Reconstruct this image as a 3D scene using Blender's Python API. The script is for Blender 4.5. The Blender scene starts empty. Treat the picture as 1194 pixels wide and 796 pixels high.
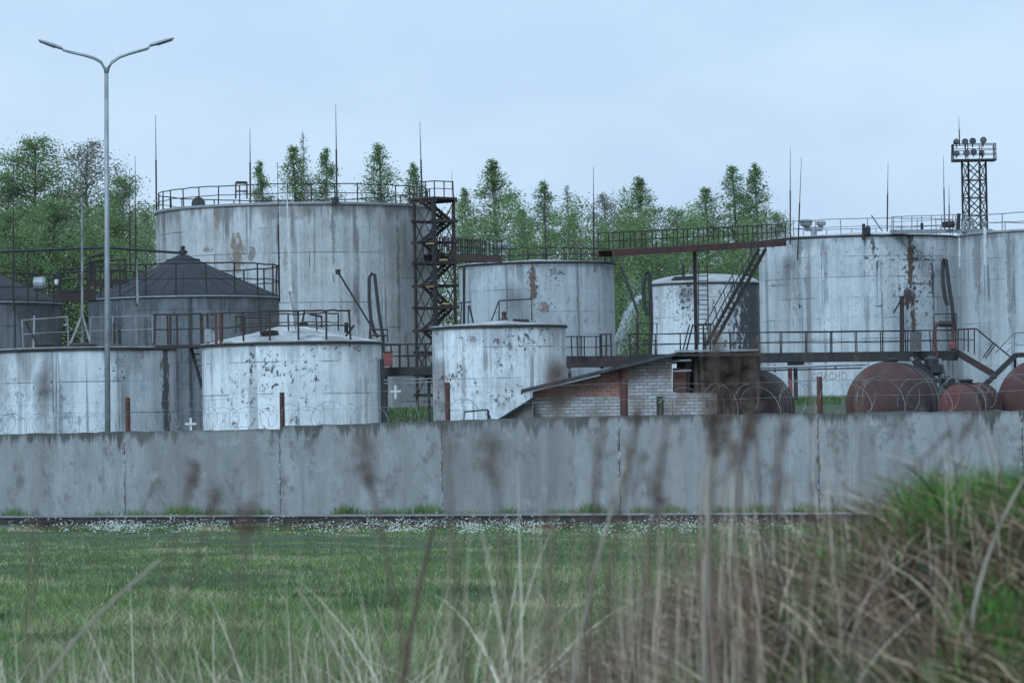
import bpy, math, random
import numpy as np
from mathutils import Vector, Matrix

random.seed(7)
rng = np.random.default_rng(7)
sc = bpy.context.scene
COL = sc.collection
R_ = math.radians

# ------------------------------------------------------------------ camera
FPX, CX, CY = 5000.0, 597.0, 398.0
EYE = Vector((0, 0, 1.7))
pitch = math.atan((530 - CY) / FPX)
roll = R_(1.0)
Fw = Vector((0, math.cos(pitch), math.sin(pitch)))
R0 = Vector((1, 0, 0))
U0 = Vector((0, -math.sin(pitch), math.cos(pitch)))
Rt = R0 * math.cos(roll) - U0 * math.sin(roll)
Up = R0 * math.sin(roll) + U0 * math.cos(roll)
cam_d = bpy.data.cameras.new('camera')
cam = bpy.data.objects.new('camera', cam_d)
COL.objects.link(cam)
m = Matrix.Identity(4)
for i in range(3):
    m[i][0], m[i][1], m[i][2], m[i][3] = Rt[i], Up[i], -Fw[i], EYE[i]
cam.matrix_world = m
cam_d.sensor_width = 36
cam_d.lens = 36 * FPX / 1194
cam_d.clip_start = 0.5
cam_d.clip_end = 6000
cam_d.dof.use_dof = True
cam_d.dof.focus_distance = 230
cam_d.dof.aperture_fstop = 9.0
sc.camera = cam


def at(px, py, Y):
    """point at distance Y (metres along +Y) seen at photo pixel (px, py)"""
    d = Fw + Rt * ((px - CX) / FPX) + Up * ((CY - py) / FPX)
    return EYE + d * (Y / d.y)


# ------------------------------------------------------------------ terrain height
def ss(a, b, x):
    t = np.clip((x - a) / (b - a), 0, 1)
    return t * t * (3 - 2 * t)


DEN = .958


def terr(x, y):
    x = np.asarray(x, float); y = np.asarray(y, float)
    z = 4.2 * ss(214, 240, y) * ss(-13.5, -10.5, x + .0 * y) + 4.2 * ss(275, 300, y) * (1 - ss(-13.5, -10.5, x)) + 1.3 * ss(245, 330, y)
    prof = np.interp(x, [-1.6, -.8, -.4, 0, .35, .8, 1.13, 1.9, 3, 5, 9], [0, .12, .31, .55, .75, 1.01, 1.17, 1.36, 1.44, 1.5, 1.4])
    g = ss(4, 16, y) * (1 - ss(17.5, 27, y))
    bumps = .05 * np.sin(x * 2.3 + 1) * np.sin(y * 1.1) + .045 * np.sin(x * 6.1 + y * 2) * np.sin(y * 2.3 - x) + .03 * np.sin(x * 11 - y * 3)
    z = z + (prof + bumps * ss(-.5, .6, x)) * g
    ry = (110.3 / (1 + DEN * np.clip(x / np.maximum(y, 1), -.5, .5)))
    z = z - .16 * ss(40, 70, y) * (1 - ss(-1.6, -.3, y - ry))
    z = z + .03 * np.sin(x * .7 + 2) * np.sin(y * .33) * ss(28, 40, y) * (1 - ss(90, 100, y))
    return z


def tz(x, y):
    return float(terr(x, y))


# ------------------------------------------------------------------ node helpers
class NT:
    def __init__(s, tree):
        s.t = tree; s.n = tree.nodes; s.l = tree.links

    def new(s, typ, **kw):
        nd = s.n.new(typ)
        for k, v in kw.items():
            setattr(nd, k, v)
        return nd

    def put(s, sock, v):
        if isinstance(v, bpy.types.NodeSocket):
            s.l.new(v, sock)
        else:
            if isinstance(v, (tuple, list)) and len(v) == 3 and sock.type == 'RGBA':
                v = (*v, 1)
            sock.default_value = v

    def math(s, op, a, b=0.0, c=0.0, clamp=False):
        nd = s.new('ShaderNodeMath', operation=op, use_clamp=clamp)
        s.put(nd.inputs[0], a); s.put(nd.inputs[1], b); s.put(nd.inputs[2], c)
        return nd.outputs[0]

    def mix(s, f, a, b, blend='MIX'):
        nd = s.new('ShaderNodeMix', data_type='RGBA', blend_type=blend)
        s.put(nd.inputs[0], f); s.put(nd.inputs[6], a); s.put(nd.inputs[7], b)
        return nd.outputs[2]

    def noise(s, vec, scale=1, detail=4, rough=.55, dim='3D'):
        nd = s.new('ShaderNodeTexNoise', noise_dimensions=dim)
        s.put(nd.inputs['Vector'], vec)
        nd.inputs['Scale'].default_value = scale
        nd.inputs['Detail'].default_value = detail
        nd.inputs['Roughness'].default_value = rough
        return nd.outputs['Fac']

    def step(s, x, a, b):
        nd = s.new('ShaderNodeMapRange', interpolation_type='SMOOTHSTEP')
        s.put(nd.inputs[0], x)
        nd.inputs[1].default_value = a; nd.inputs[2].default_value = b
        nd.inputs[3].default_value = 0; nd.inputs[4].default_value = 1
        return nd.outputs[0]

    def mapping(s, vec, scale=(1, 1, 1), loc=(0, 0, 0)):
        nd = s.new('ShaderNodeMapping')
        s.put(nd.inputs[0], vec)
        nd.inputs['Location'].default_value = loc
        nd.inputs['Scale'].default_value = scale
        return nd.outputs[0]


def new_mat(name):
    mt = bpy.data.materials.new(name)
    mt.use_nodes = True
    t = NT(mt.node_tree)
    b = t.n['Principled BSDF']
    return mt, t, b


def simple(name, c1, c2=None, rough=.8, scale=2.0, spread=.15, metal=0.0, bump=.0, streak=False):
    """two-tone noise paint / metal / stone in object space"""
    mt, t, b = new_mat(name)
    co = t.new('ShaderNodeTexCoord').outputs['Object']
    if c2 is None:
        c2 = tuple(x * .6 for x in c1)
    v = t.mapping(co, (1, 1, .15) if streak else (1, 1, 1))
    n = t.noise(v, scale, 6, .65)
    f = t.step(n, .5 - spread, .5 + spread)
    t.put(b.inputs['Base Color'], t.mix(f, c1, c2))
    b.inputs['Roughness'].default_value = rough
    b.inputs['Metallic'].default_value = metal
    if bump:
        bp = t.new('ShaderNodeBump')
        bp.inputs['Strength'].default_value = bump
        bp.inputs['Distance'].default_value = .02
        t.put(bp.inputs['Height'], t.noise(co, scale * 4, 5))
        t.put(b.inputs['Normal'], bp.outputs[0])
    return mt


def veg(name, ramp, rough=.7, trans=.25, pscale=None):
    """leaf/grass material: colour chosen by the per-blade 'tint' attribute"""
    mt, t, b = new_mat(name)
    a = t.new('ShaderNodeAttribute', attribute_name='tint').outputs['Fac']
    if pscale:
        co = t.new('ShaderNodeTexCoord').outputs['Object']
        n = t.noise(co, pscale, 3, .6)
        a = t.math('ADD', a, t.math('MULTIPLY', t.math('SUBTRACT', n, .5), .9), clamp=True)
    r = t.new('ShaderNodeValToRGB')
    t.put(r.inputs[0], a)
    els = r.color_ramp.elements
    while len(els) < len(ramp):
        els.new(.5)
    for e, (p, c) in zip(els, ramp):
        e.position = p; e.color = (*c, 1)
    t.put(b.inputs['Base Color'], r.outputs[0])
    b.inputs['Roughness'].default_value = rough
    b.inputs['Specular IOR Level'].default_value = .25
    if trans:
        tr = t.new('ShaderNodeBsdfTranslucent')
        t.put(tr.inputs[0], r.outputs[0])
        mx = t.new('ShaderNodeMixShader')
        mx.inputs[0].default_value = trans
        t.l.new(b.outputs[0], mx.inputs[1]); t.l.new(tr.outputs[0], mx.inputs[2])
        t.l.new(mx.outputs[0], t.n['Material Output'].inputs[0])
    return mt


# ------------------------------------------------------------------ mesh builder
class MB:
    def __init__(s):
        s.v = []; s.f = []; s.uv = None

    def quadbox(s, c8):
        o = len(s.v); s.v += [tuple(p) for p in c8]
        for q in ((0, 3, 2, 1), (4, 5, 6, 7), (0, 1, 5, 4), (1, 2, 6, 5), (2, 3, 7, 6), (3, 0, 4, 7)):
            s.f.append(tuple(o + i for i in q))

    def box(s, c, sx, sy, sz, rz=0.0):
        c = Vector(c); M = Matrix.Rotation(rz, 3, 'Z')
        pts = []
        for z in (-.5, .5):
            for x, y in ((-.5, -.5), (.5, -.5), (.5, .5), (-.5, .5)):
                pts.append(c + M @ Vector((x * sx, y * sy, z * sz)))
        s.quadbox(pts)

    def beam(s, a, b, w, h):
        """rectangular bar from a to b, w wide sideways, h tall"""
        a = Vector(a); b = Vector(b); d = (b - a).normalized()
        up = Vector((0, 0, 1)) if abs(d.z) < .97 else Vector((0, 1, 0))
        sd = d.cross(up).normalized(); u2 = sd.cross(d).normalized()
        pts = []
        for p in (a, b):
            for i, j in ((-1, -1), (1, -1), (1, 1), (-1, 1)):
                pts.append(p + sd * (i * w / 2) + u2 * (j * h / 2))
        s.quadbox(pts)

    def tube(s, pts, r, n=6, r2=None, closed=False):
        pts = [Vector(p) for p in pts]
        o = len(s.v); k = len(pts)
        for i, p in enumerate(pts):
            if closed:
                d = pts[(i + 1) % k] - pts[i - 1]
            else:
                d = pts[min(i + 1, k - 1)] - pts[max(i - 1, 0)]
            d.normalize()
            up = Vector((0, 0, 1)) if abs(d.z) < .9 else Vector((0, 1, 0))
            sd = d.cross(up).normalized(); u2 = sd.cross(d).normalized()
            rr = r if r2 is None else r + (r2 - r) * i / max(1, k - 1)
            for j in range(n):
                a = 2 * math.pi * j / n
                s.v.append(tuple(p + sd * (math.cos(a) * rr) + u2 * (math.sin(a) * rr)))
        for i in range(k if closed else k - 1):
            i2 = (i + 1) % k
            for j in range(n):
                j2 = (j + 1) % n
                s.f.append((o + i * n + j, o + i * n + j2, o + i2 * n + j2, o + i2 * n + j))
        if not closed:
            s.f.append(tuple(o + j for j in range(n))[::-1])
            s.f.append(tuple(o + (k - 1) * n + j for j in range(n)))

    def lathe(s, c, prof, n=24, axis=None):
        """prof: (radius, height) list turned round the vertical (or axis) through c"""
        c = Vector(c)
        q = Vector((0, 0, 1)).rotation_difference(Vector(axis)) if axis is not None else None
        o = len(s.v)
        for r, h in prof:
            for j in range(n):
                a = 2 * math.pi * j / n
                p = Vector((r * math.cos(a), r * math.sin(a), h))
                if q: p = q @ p
                s.v.append(tuple(c + p))
        for i in range(len(prof) - 1):
            for j in range(n):
                j2 = (j + 1) % n
                s.f.append((o + i * n + j, o + i * n + j2, o + (i + 1) * n + j2, o + (i + 1) * n + j))
        s.f.append(tuple(o + j for j in range(n))[::-1])
        s.f.append(tuple(o + (len(prof) - 1) * n + j for j in range(n)))

    def prism(s, poly, depth):
        """poly: world points in a plane facing the camera, extruded by depth along +Y"""
        o = len(s.v); k = len(poly)
        s.v += [tuple(p) for p in poly] + [(p[0], p[1] + depth, p[2]) for p in poly]
        s.f.append(tuple(o + i for i in range(k)))
        s.f.append(tuple(o + k + i for i in range(k))[::-1])
        for i in range(k):
            j = (i + 1) % k
            s.f.append((o + i, o + k + i, o + k + j, o + j))


def root_of(o):
    while o.parent is not None:
        o = o.parent
    return o


def obj(name, mb, material, parent=None, smooth=False):
    me = bpy.data.meshes.new(name)
    off = Vector((0, 0, 0))
    if parent is not None:
        off = root_of(parent).location
    v = [(p[0] - off.x, p[1] - off.y, p[2] - off.z) for p in mb.v]
    me.from_pydata(v, [], mb.f)
    if mb.uv is not None:
        ul = me.uv_layers.new(name='UVMap')
        flat = np.array(mb.uv, dtype=np.float32).ravel()
        ul.data.foreach_set('uv', flat)
    me.materials.append(material)
    if smooth:
        me.polygons.foreach_set('use_smooth', [True] * len(me.polygons))
    me.update()
    o = bpy.data.objects.new(name, me)
    COL.objects.link(o)
    if parent is not None:
        o.parent = parent
    return o


def tag(o, label, cat, group=None, kind=None):
    o['label'] = label; o['category'] = cat
    if group: o['group'] = group
    if kind: o['kind'] = kind
    return o


def thing(name, label, cat, loc, group=None):
    o = bpy.data.objects.new(name, None)
    o.empty_display_size = .3
    o.location = loc
    COL.objects.link(o)
    tag(o, label, cat, group)
    return o


def npmesh(name, V, F, tint, material, parent=None):
    """mesh from numpy arrays: V (n,3), F (m,k) all faces of one size"""
    me = bpy.data.meshes.new(name)
    me.vertices.add(len(V)); me.vertices.foreach_set('co', np.asarray(V, np.float32).ravel())
    k = F.shape[1]
    me.loops.add(F.size); me.loops.foreach_set('vertex_index', F.astype(np.int32).ravel())
    me.polygons.add(len(F))
    me.polygons.foreach_set('loop_start', np.arange(0, F.size, k, dtype=np.int32))
    me.polygons.foreach_set('loop_total', np.full(len(F), k, np.int32))
    if tint is not None:
        at_ = me.attributes.new('tint', 'FLOAT', 'POINT')
        at_.data.foreach_set('value', np.asarray(tint, np.float32))
    me.update(calc_edges=True)
    me.materials.append(material)
    o = bpy.data.objects.new(name, me)
    COL.objects.link(o)
    if parent is not None: o.parent = parent
    return o


# ------------------------------------------------------------------ materials
M = {}
M['rust'] = simple('rusty_steel', (.026, .021, .022), (.062, .033, .027), .85, 1.2, .2, bump=.2)
M['rust_red'] = simple('red_brown_steel', (.13, .045, .032), (.06, .030, .026), .85, .9, .2, bump=.2)
M['dark'] = simple('dark_steel', (.013, .013, .015), (.032, .025, .024), .75, 1.5, .2)
M['black'] = simple('black_pipe', (.014, .015, .018), (.03, .03, .032), .55, 2)
M['grey_steel'] = simple('grey_galvanised_steel', (.32, .33, .34), (.22, .23, .24), .55, 2, .2, metal=.3)
M['white_paint'] = simple('white_painted_steel', (.66, .66, .64), (.42, .41, .39), .6, 2, .2)
M['pale_rail'] = simple('weathered_pale_rail', (.26, .26, .27), (.13, .115, .11), .7, 1.2, .2)
M['red_paint'] = simple('faded_red_paint', (.24, .055, .045), (.13, .045, .04), .7, 2)
M['yellow'] = simple('worn_yellow_paint', (.35, .24, .07), (.2, .13, .05), .7, 2)
M['sheet_roof'] = simple('dark_sheet_roof', (.016, .018, .021), (.032, .034, .038), .85, .5, .2, bump=.3)
M['pale_roof'] = simple('pale_dirty_roof', (.50, .50, .49), (.25, .24, .235), .8, .9, .14)
M['grey_roof'] = simple('grey_dirty_roof', (.40, .40, .40), (.24, .24, .23), .7, .6, .25)
M['glass'] = simple('lamp_glass', (.10, .11, .12), (.06, .06, .07), .15, 2)
M['galv_wire'] = simple('galvanised_wire', (.34, .35, .36), (.17, .16, .16), .5, 5, metal=.2)
M['bark'] = simple('dark_bark', (.07, .06, .05), (.16, .15, .14), .9, 1.0)
M['birch_bark'] = simple('birch_bark', (.36, .35, .33), (.10, .09, .08), .9, 1.6)
M['wood_dark'] = simple('old_sleeper_wood', (.035, .03, .028), (.06, .05, .045), .9, 2)
M['rail_side'] = simple('rusted_rail', (.05, .036, .032), (.03, .024, .022), .8, 3)
M['rail_top'] = simple('worn_rail_top', (.42, .42, .43), (.28, .27, .27), .35, 3, metal=.6)
M['leaf'] = veg('fresh_leaves', [(0, (.11, .165, .065)), (.5, (.185, .265, .10)), (1, (.30, .38, .16))], trans=.4)
M['leaf_pale'] = veg('pale_leaves', [(0, (.14, .17, .09)), (.5, (.24, .28, .15)), (1, (.34, .38, .22))], trans=.4)
M['leaf_grey'] = veg('budding_twigs', [(0, (.13, .135, .10)), (.5, (.21, .225, .16)), (1, (.30, .32, .22))], trans=.4)
M['grass'] = veg('field_grass', [(0, (.050, .085, .028)), (.5, (.150, .235, .075)), (.78, (.28, .32, .12)), (1, (.55, .47, .31))], trans=.2, pscale=.35)
M['mound_green'] = veg('mound_grass', [(0, (.022, .045, .014)), (.6, (.075, .18, .032)), (1, (.16, .31, .065))], trans=.3)
M['thatch'] = veg('dead_grass_thatch', [(0, (.020, .013, .011)), (.35, (.105, .058, .036)), (.68, (.30, .19, .115)), (1, (.58, .42, .27))], trans=.1)
M['straw'] = veg('dry_straw', [(0, (.07, .040, .030)), (.3, (.22, .145, .10)), (.6, (.50, .385, .27)), (1, (.74, .64, .50))], trans=.15)
M['weed_brown'] = simple('dry_weed_stem', (.085, .048, .036), (.14, .09, .065), .9, 6)
M['weed_pale'] = simple('pale_dry_stem', (.36, .31, .24), (.24, .20, .15), .9, 6)
M['seed'] = veg('brown_seed_head', [(0, (.07, .042, .032)), (.6, (.16, .098, .075)), (1, (.26, .18, .14))], trans=.1)
M['flower'] = veg('white_petals', [(0, (.42, .42, .37)), (1, (.66, .66, .60))], trans=.2)


def tank_mat(name, base, dirt, Rr, H, seed, dirt_amt=.5, peel=.3, top=.4, stains_and_shade=(), spots=(), seam=.35, rustcol=(.13, .075, .045), bw=6.0):
    mt, t, b = new_mat(name)
    uvn = t.new('ShaderNodeUVMap'); uvn.uv_map = 'UVMap'
    uv = uvn.outputs[0]
    sx = t.new('ShaderNodeSeparateXYZ'); t.put(sx.inputs[0], uv)
    u, v = sx.outputs[0], sx.outputs[1]
    suv = t.mapping(uv, (1, 1, 1), (seed * 13.7, seed * 5.3, seed))
    # broad vertical streaks, fine streaks and blotches
    w1 = .75 + .8 * ((seed * .37) % 1); w2 = .8 + .7 * ((seed * .61) % 1)
    n1 = t.noise(t.mapping(suv, (.85 * w1, .03, 1)), 1, 4, .6)
    n2 = t.noise(t.mapping(suv, (3.4 * w2, .12, 1)), 1, 5, .7)
    n3 = t.noise(t.mapping(suv, (.45, .45, 1)), 1, 6, .65)
    n4 = t.noise(t.mapping(suv, (7, 2.2, 1)), 1, 5, .7)
    s = t.math('ADD', t.math('MULTIPLY', n1, .5), t.math('ADD', t.math('MULTIPLY', n2, .3), t.math('MULTIPLY', n3, .35)))
    s = t.math('ADD', s, t.math('MULTIPLY', t.math('SUBTRACT', n4, .5), .35))
    f = t.math('MULTIPLY', t.step(s, .47, .70), dirt_amt * .85)
    mid = tuple(a * .55 + d * .45 for a, d in zip(base, dirt))
    c = t.mix(f, base, dirt)
    # narrow dark run-off streaks
    n5 = t.noise(t.mapping(suv, (1.5 * w2, .025, 1)), 1, 4, .65)
    n6 = t.noise(t.mapping(suv, (.4, .22, 1)), 1, 2, .5)
    run = t.math('MULTIPLY', t.step(n5, .565, .60), t.step(n6, .40, .56))
    c = t.mix(t.math('MULTIPLY', run, dirt_amt * .8), c, tuple(x * .45 for x in dirt))
    # stains below the rim
    d = t.math('SUBTRACT', H, v)
    nt = t.noise(t.mapping(suv, (.9, .02, 1)), 1, 4, .7)
    lim = t.math('SUBTRACT', t.math('MULTIPLY', nt, 5.5), 2.05)
    tp = t.step(t.math('SUBTRACT', lim, d), -.25, .6)
    c = t.mix(t.math('MULTIPLY', tp, top), c, tuple(x * .7 for x in dirt))
    # welded plate seams
    bk = t.new('ShaderNodeTexBrick')
    t.put(bk.inputs['Vector'], suv)
    bk.inputs['Scale'].default_value = 1
    bk.inputs['Mortar Size'].default_value = .03
    bk.inputs['Mortar Smooth'].default_value = .6
    bk.inputs['Brick Width'].default_value = bw
    bk.inputs['Row Height'].default_value = 1.49
    bk.inputs['Bias'].default_value = 0
    sm = t.math('MULTIPLY', bk.outputs['Fac'], t.math('MULTIPLY', t.step(t.noise(t.mapping(suv, (.35, .7, 1)), 1, 3, .6), .46, .58), seam * 1.5))
    c = t.mix(sm, c, tuple(x * .28 for x in dirt))
    # each plate a slightly different tone
    bk.inputs['Color1'].default_value = (.93, .93, .93, 1); bk.inputs['Color2'].default_value = (1.05, 1.05, 1.05, 1)
    bk.inputs['Mortar'].default_value = (.96, .96, .96, 1)
    c = t.mix(.8, c, bk.outputs['Color'], 'MULTIPLY')
    # flaked paint
    p1 = t.noise(t.mapping(suv, (1.7, 1.3, 1)), 1.6, 7, .72)
    p2 = t.noise(t.mapping(suv, (.22, .25, 1)), 1, 2, .5)
    pm = t.math('MULTIPLY', t.step(p1, .575, .60), t.step(p2, .47, .56))
    c = t.mix(t.math('MULTIPLY', pm, peel), c, (.055, .045, .042))
    sp = t.noise(t.mapping(suv, (4.2, 3.4, 1), (seed * 2.0, 0, 0)), 1, 5, .65)
    for (u0, v0, ru, rv, thr) in spots:
        du = t.math('DIVIDE', t.math('SUBTRACT', u, u0), ru)
        dv = t.math('DIVIDE', t.math('SUBTRACT', v, v0), rv)
        dd = t.math('SQRT', t.math('ADD', t.math('MULTIPLY', du, du), t.math('MULTIPLY', dv, dv)))
        k = t.math('MULTIPLY', t.step(t.math('SUBTRACT', sp, t.math('MULTIPLY', dd, .07)), thr, thr + .025), .88)
        c = t.mix(k, c, (.04, .038, .04))
    for (u0, v0, ru, rv, amt, colr) in stains_and_shade:  # local rust and dirt marks, plus side shade painted on two tanks
        nn = t.noise(t.mapping(suv, (3.2, 1.5, 1), (u0 * 3, 0, 0)), 1, 7, .72)
        du = t.math('DIVIDE', t.math('SUBTRACT', u, u0), ru)
        dv = t.math('DIVIDE', t.math('SUBTRACT', v, v0), rv)
        dd = t.math('SQRT', t.math('ADD', t.math('MULTIPLY', du, du), t.math('MULTIPLY', dv, dv)))
        dd = t.math('ADD', dd, t.math('MULTIPLY', t.math('SUBTRACT', nn, .5), 4.2))
        k = t.math('MULTIPLY', t.math('SUBTRACT', 1, t.step(dd, .6, 1.0)), amt)
        c = t.mix(k, c, colr)
    t.put(b.inputs['Base Color'], c)
    b.inputs['Roughness'].default_value = .62
    b.inputs['Specular IOR Level'].default_value = .3
    bp = t.new('ShaderNodeBump')
    bp.inputs['Strength'].default_value = .35; bp.inputs['Distance'].default_value = .06
    hgt = t.math('ADD', t.math('MULTIPLY', t.noise(t.mapping(suv, (.5, .35, 1)), 1, 3, .5), 1.0), t.math('MULTIPLY', bk.outputs['Fac'], -.25))
    t.put(bp.inputs['Height'], hgt)
    t.put(b.inputs['Normal'], bp.outputs[0])
    return mt


# ------------------------------------------------------------------ world, sun
w = bpy.data.worlds.new('World'); sc.world = w; w.use_nodes = True
t = NT(w.node_tree)
bg = t.n['Background']
SUN_EL, SUN_AZ = R_(42), R_(205)      # azimuth clockwise from +Y: behind the camera, a little left
sky = t.new('ShaderNodeTexSky', sky_type='NISHITA')
sky.sun_disc = False
sky.sun_elevation = SUN_EL
sky.sun_rotation = SUN_AZ
sky.air_density = 1.0; sky.dust_density = 3.0
gen = t.new('ShaderNodeTexCoord').outputs['Generated']
n1 = t.noise(t.mapping(gen, (1, 1, 3.0), (.3, .2, .1)), 5.0, 4, .5)
n2 = t.noise(t.mapping(gen, (1, 1, 2.2), (4.3, 1.2, .6)), 16.0, 4, .55)
cf = t.math('ADD', t.math('MULTIPLY', n1, .6), t.math('MULTIPLY', n2, .4))
cloud = t.mix(t.step(cf, .40, .60), (4.8, 6.45, 8.6), (5.45, 7.2, 9.1))
t.put(bg.inputs[0], t.mix(.9, sky.outputs[0], cloud))
bg.inputs[1].default_value = .1
sun_d = bpy.data.lights.new('sun', 'SUN')
sun_d.energy = 2.4; sun_d.angle = R_(25); sun_d.color = (.53, .77, 1.0)
sun = bpy.data.objects.new('sun', sun_d); COL.objects.link(sun)
sdir = Vector((math.sin(SUN_AZ) * math.cos(SUN_EL), math.cos(SUN_AZ) * math.cos(SUN_EL), math.sin(SUN_EL)))
sun.rotation_euler = (-sdir).to_track_quat('-Z', 'Y').to_euler()
sun.location = (0, -20, 60)

# ------------------------------------------------------------------ ground
mt, t, b = new_mat('ground_soil_and_turf')
co = t.new('ShaderNodeTexCoord').outputs['Object']
n1 = t.noise(co, .35, 5, .6); n2 = t.noise(co, 3.0, 6, .7)
c = t.mix(t.step(n1, .4, .65), (.030, .055, .024), (.05, .07, .032))
c = t.mix(t.step(n2, .45, .7), c, (.050, .040, .028))
t.put(b.inputs['Base Color'], c); b.inputs['Roughness'].default_value = .95
bp = t.new('ShaderNodeBump'); bp.inputs['Distance'].default_value = .08
t.put(bp.inputs['Height'], n2); t.put(b.inputs['Normal'], bp.outputs[0])
M['ground'] = mt
xs = np.unique(np.concatenate([np.linspace(-8, 10, 91), np.linspace(-60, 60, 61), np.linspace(-1500, 1500, 41)]))
ys = np.unique(np.concatenate([np.linspace(0, 30, 121), np.linspace(30, 130, 67), np.linspace(130, 360, 70), np.linspace(360, 4000, 25), np.linspace(-300, 0, 8)]))
GX, GY = np.meshgrid(xs, ys)
V = np.stack([GX.ravel(), GY.ravel(), terr(GX, GY).ravel()], 1)
nx, ny = len(xs), len(ys)
ii = (np.arange(ny - 1)[:, None] * nx + np.arange(nx - 1)[None, :]).ravel()
F = np.stack([ii, ii + 1, ii + nx + 1, ii + nx], 1)
gr = npmesh('ground', V, F, None, M['ground'])
gr.data.polygons.foreach_set('use_smooth', [True] * len(F))
gr['kind'] = 'structure'; gr['label'] = 'grassy field rising to an earth bank at the right'


# ------------------------------------------------------------------ railings
_postmesh = {}


def post_mesh(h, r, material):
    k = (round(h, 3), r, material.name)
    if k not in _postmesh:
        mb = MB(); mb.tube([(0, 0, 0), (0, 0, h)], r, 5)
        me = bpy.data.meshes.new('post'); me.from_pydata(mb.v, [], mb.f); me.materials.append(material)
        _postmesh[k] = me
    return _postmesh[k]


def resample(pts, step):
    pts = [Vector(p) for p in pts]
    out = [pts[0]]
    for a, b_ in zip(pts[:-1], pts[1:]):
        L = (b_ - a).length; n = max(1, round(L / step))
        for i in range(1, n + 1):
            out.append(a.lerp(b_, i / n))
    return out


def railing(parent, path, h=1.05, nr=2, r=.03, material=None, step=1.5, posts=None, name='railing'):
    """rails along path (points on the deck); every upright is a sub-part"""
    material = material or M['rust']
    mb = MB()
    for k in range(nr):
        z = h * (1 - k / nr)
        mb.tube([Vector(p) + Vector((0, 0, z + random.gauss(0, .018))) for p in (path if len(path) > 4 else resample(path, 1.6))], r * (1 if k == 0 else .75), 5)
    o = obj(name, mb, material, parent)
    off = root_of(parent).location
    for p in (posts if posts is not None else resample(path, step)):
        q = bpy.data.objects.new('post', post_mesh(h, r * 1.15, material))
        COL.objects.link(q); q.parent = o
        q.location = Vector(p) - off
        q.rotation_euler = (random.gauss(0, .02), random.gauss(0, .02), 0)
    return o


def arc(c, R, a0, a1, z, n=40):
    """a in degrees; 0 faces the camera, positive to the right"""
    pts = []
    for i in range(n + 1):
        a = R_(a0 + (a1 - a0) * i / n)
        pts.append(Vector((c.x + R * math.sin(a), c.y - R * math.cos(a), z)))
    return pts


def rod(parent, px0, py0, px1, py1, Y, r=.05, material=None, name='lightning_rod', Y2=None):
    a = at(px0, py0, Y); b_ = at(px1, py1, Y2 or Y)
    mb = MB(); m_ = a.lerp(b_, .55)
    mb.tube([a, m_], r, 5); mb.tube([m_, b_], r * .6, 5, r * .25)
    return obj(name, mb, material or M['dark'], parent)


# ------------------------------------------------------------------ storage tanks
class Tank:
    pass


def tank(label, cx, wpx, rim_py, Y, base_z, mat_args, roof='cone', roof_h=.5, roof_mat='grey_roof', name='storage_tank', ring='dark', seed=1, bands=()):
    T = Tank()
    T.R = wpx / 2 / FPX * Y
    p = at(cx, rim_py, Y - T.R)
    T.top = p.z
    T.c = Vector((at(cx, rim_py, Y).x, Y, base_z))
    T.H = T.top - base_z
    T.cx, T.w, T.Y = cx, wpx, Y

    def UV(px, py):
        s_ = max(-.98, min(.98, (px - cx) / (wpx / 2)))
        a = math.asin(s_)
        yy = Y - T.R * math.cos(a)
        return T.R * a, at(px, py, yy).z - base_z
    T.UV = UV
    st = []
    for (px, py, rx, ry, amt, colr) in mat_args.pop('stains_and_shade', ()):
        u0, v0 = UV(px, py)
        st.append((u0, v0, rx / FPX * Y, ry / FPX * Y, amt, colr))
    sp_ = [(*UV(a[0], a[1]), a[2] / FPX * Y, a[3] / FPX * Y, a[4]) for a in mat_args.pop('spots', ())]
    T.mat = tank_mat('tank_paint_%d' % seed, Rr=T.R, H=T.H, seed=seed, stains_and_shade=st, spots=sp_, **mat_args)
    T.root = thing(name, label, 'storage tank', T.c)
    # shell
    mb = MB(); n = 96; rows = [0, T.H * .5, T.H]
    for z in rows:
        for j in range(n):
            a = 2 * math.pi * j / n
            mb.v.append((T.c.x - T.R * math.sin(a), T.c.y + T.R * math.cos(a), base_z + z))
    uvs = []
    for i in range(len(rows) - 1):
        for j in range(n):
            j2 = (j + 1) % n
            mb.f.append((i * n + j, i * n + j2, (i + 1) * n + j2, (i + 1) * n + j))
            ua = T.R * (2 * math.pi * j / n - math.pi); ub = T.R * (2 * math.pi * (j + 1) / n - math.pi)
            uvs += [(ua, rows[i]), (ub, rows[i]), (ub, rows[i + 1]), (ua, rows[i + 1])]
    mb.uv = uvs
    T.shell = obj('shell', mb, T.mat, T.root, True)
    # roof
    mb = MB(); o = T.R + .06
    if roof == 'dome':
        prof = [(o, T.top + .01), (o, T.top + .05)] + [(o * math.cos(x), T.top + .05 + roof_h * math.sin(x)) for x in np.linspace(.12, 1.5, 9)]
    else:
        prof = [(o, T.top + .01), (o, T.top + .06), (T.R * .5, T.top + .06 + roof_h * .5), (.3, T.top + .06 + roof_h)]
    mb.lathe((T.c.x, T.c.y, 0), prof, 64)
    T.roof = obj('roof', mb, M[roof_mat], T.root)
    # curb ring under the roof edge
    mb = MB(); mb.lathe((T.c.x, T.c.y, 0), [(T.R + .02, T.top - .10), (T.R + .10, T.top - .09), (T.R + .10, T.top + .0), (T.R + .02, T.top + .0)], 80)
    obj('rim', mb, M[ring], T.root)
    return T


RUST = (.115, .062, .04); SOOT_OR_SHADE = (.035, .036, .04); MOSS = (.10, .09, .06)
WHT = (.70, .70, .68)

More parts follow.
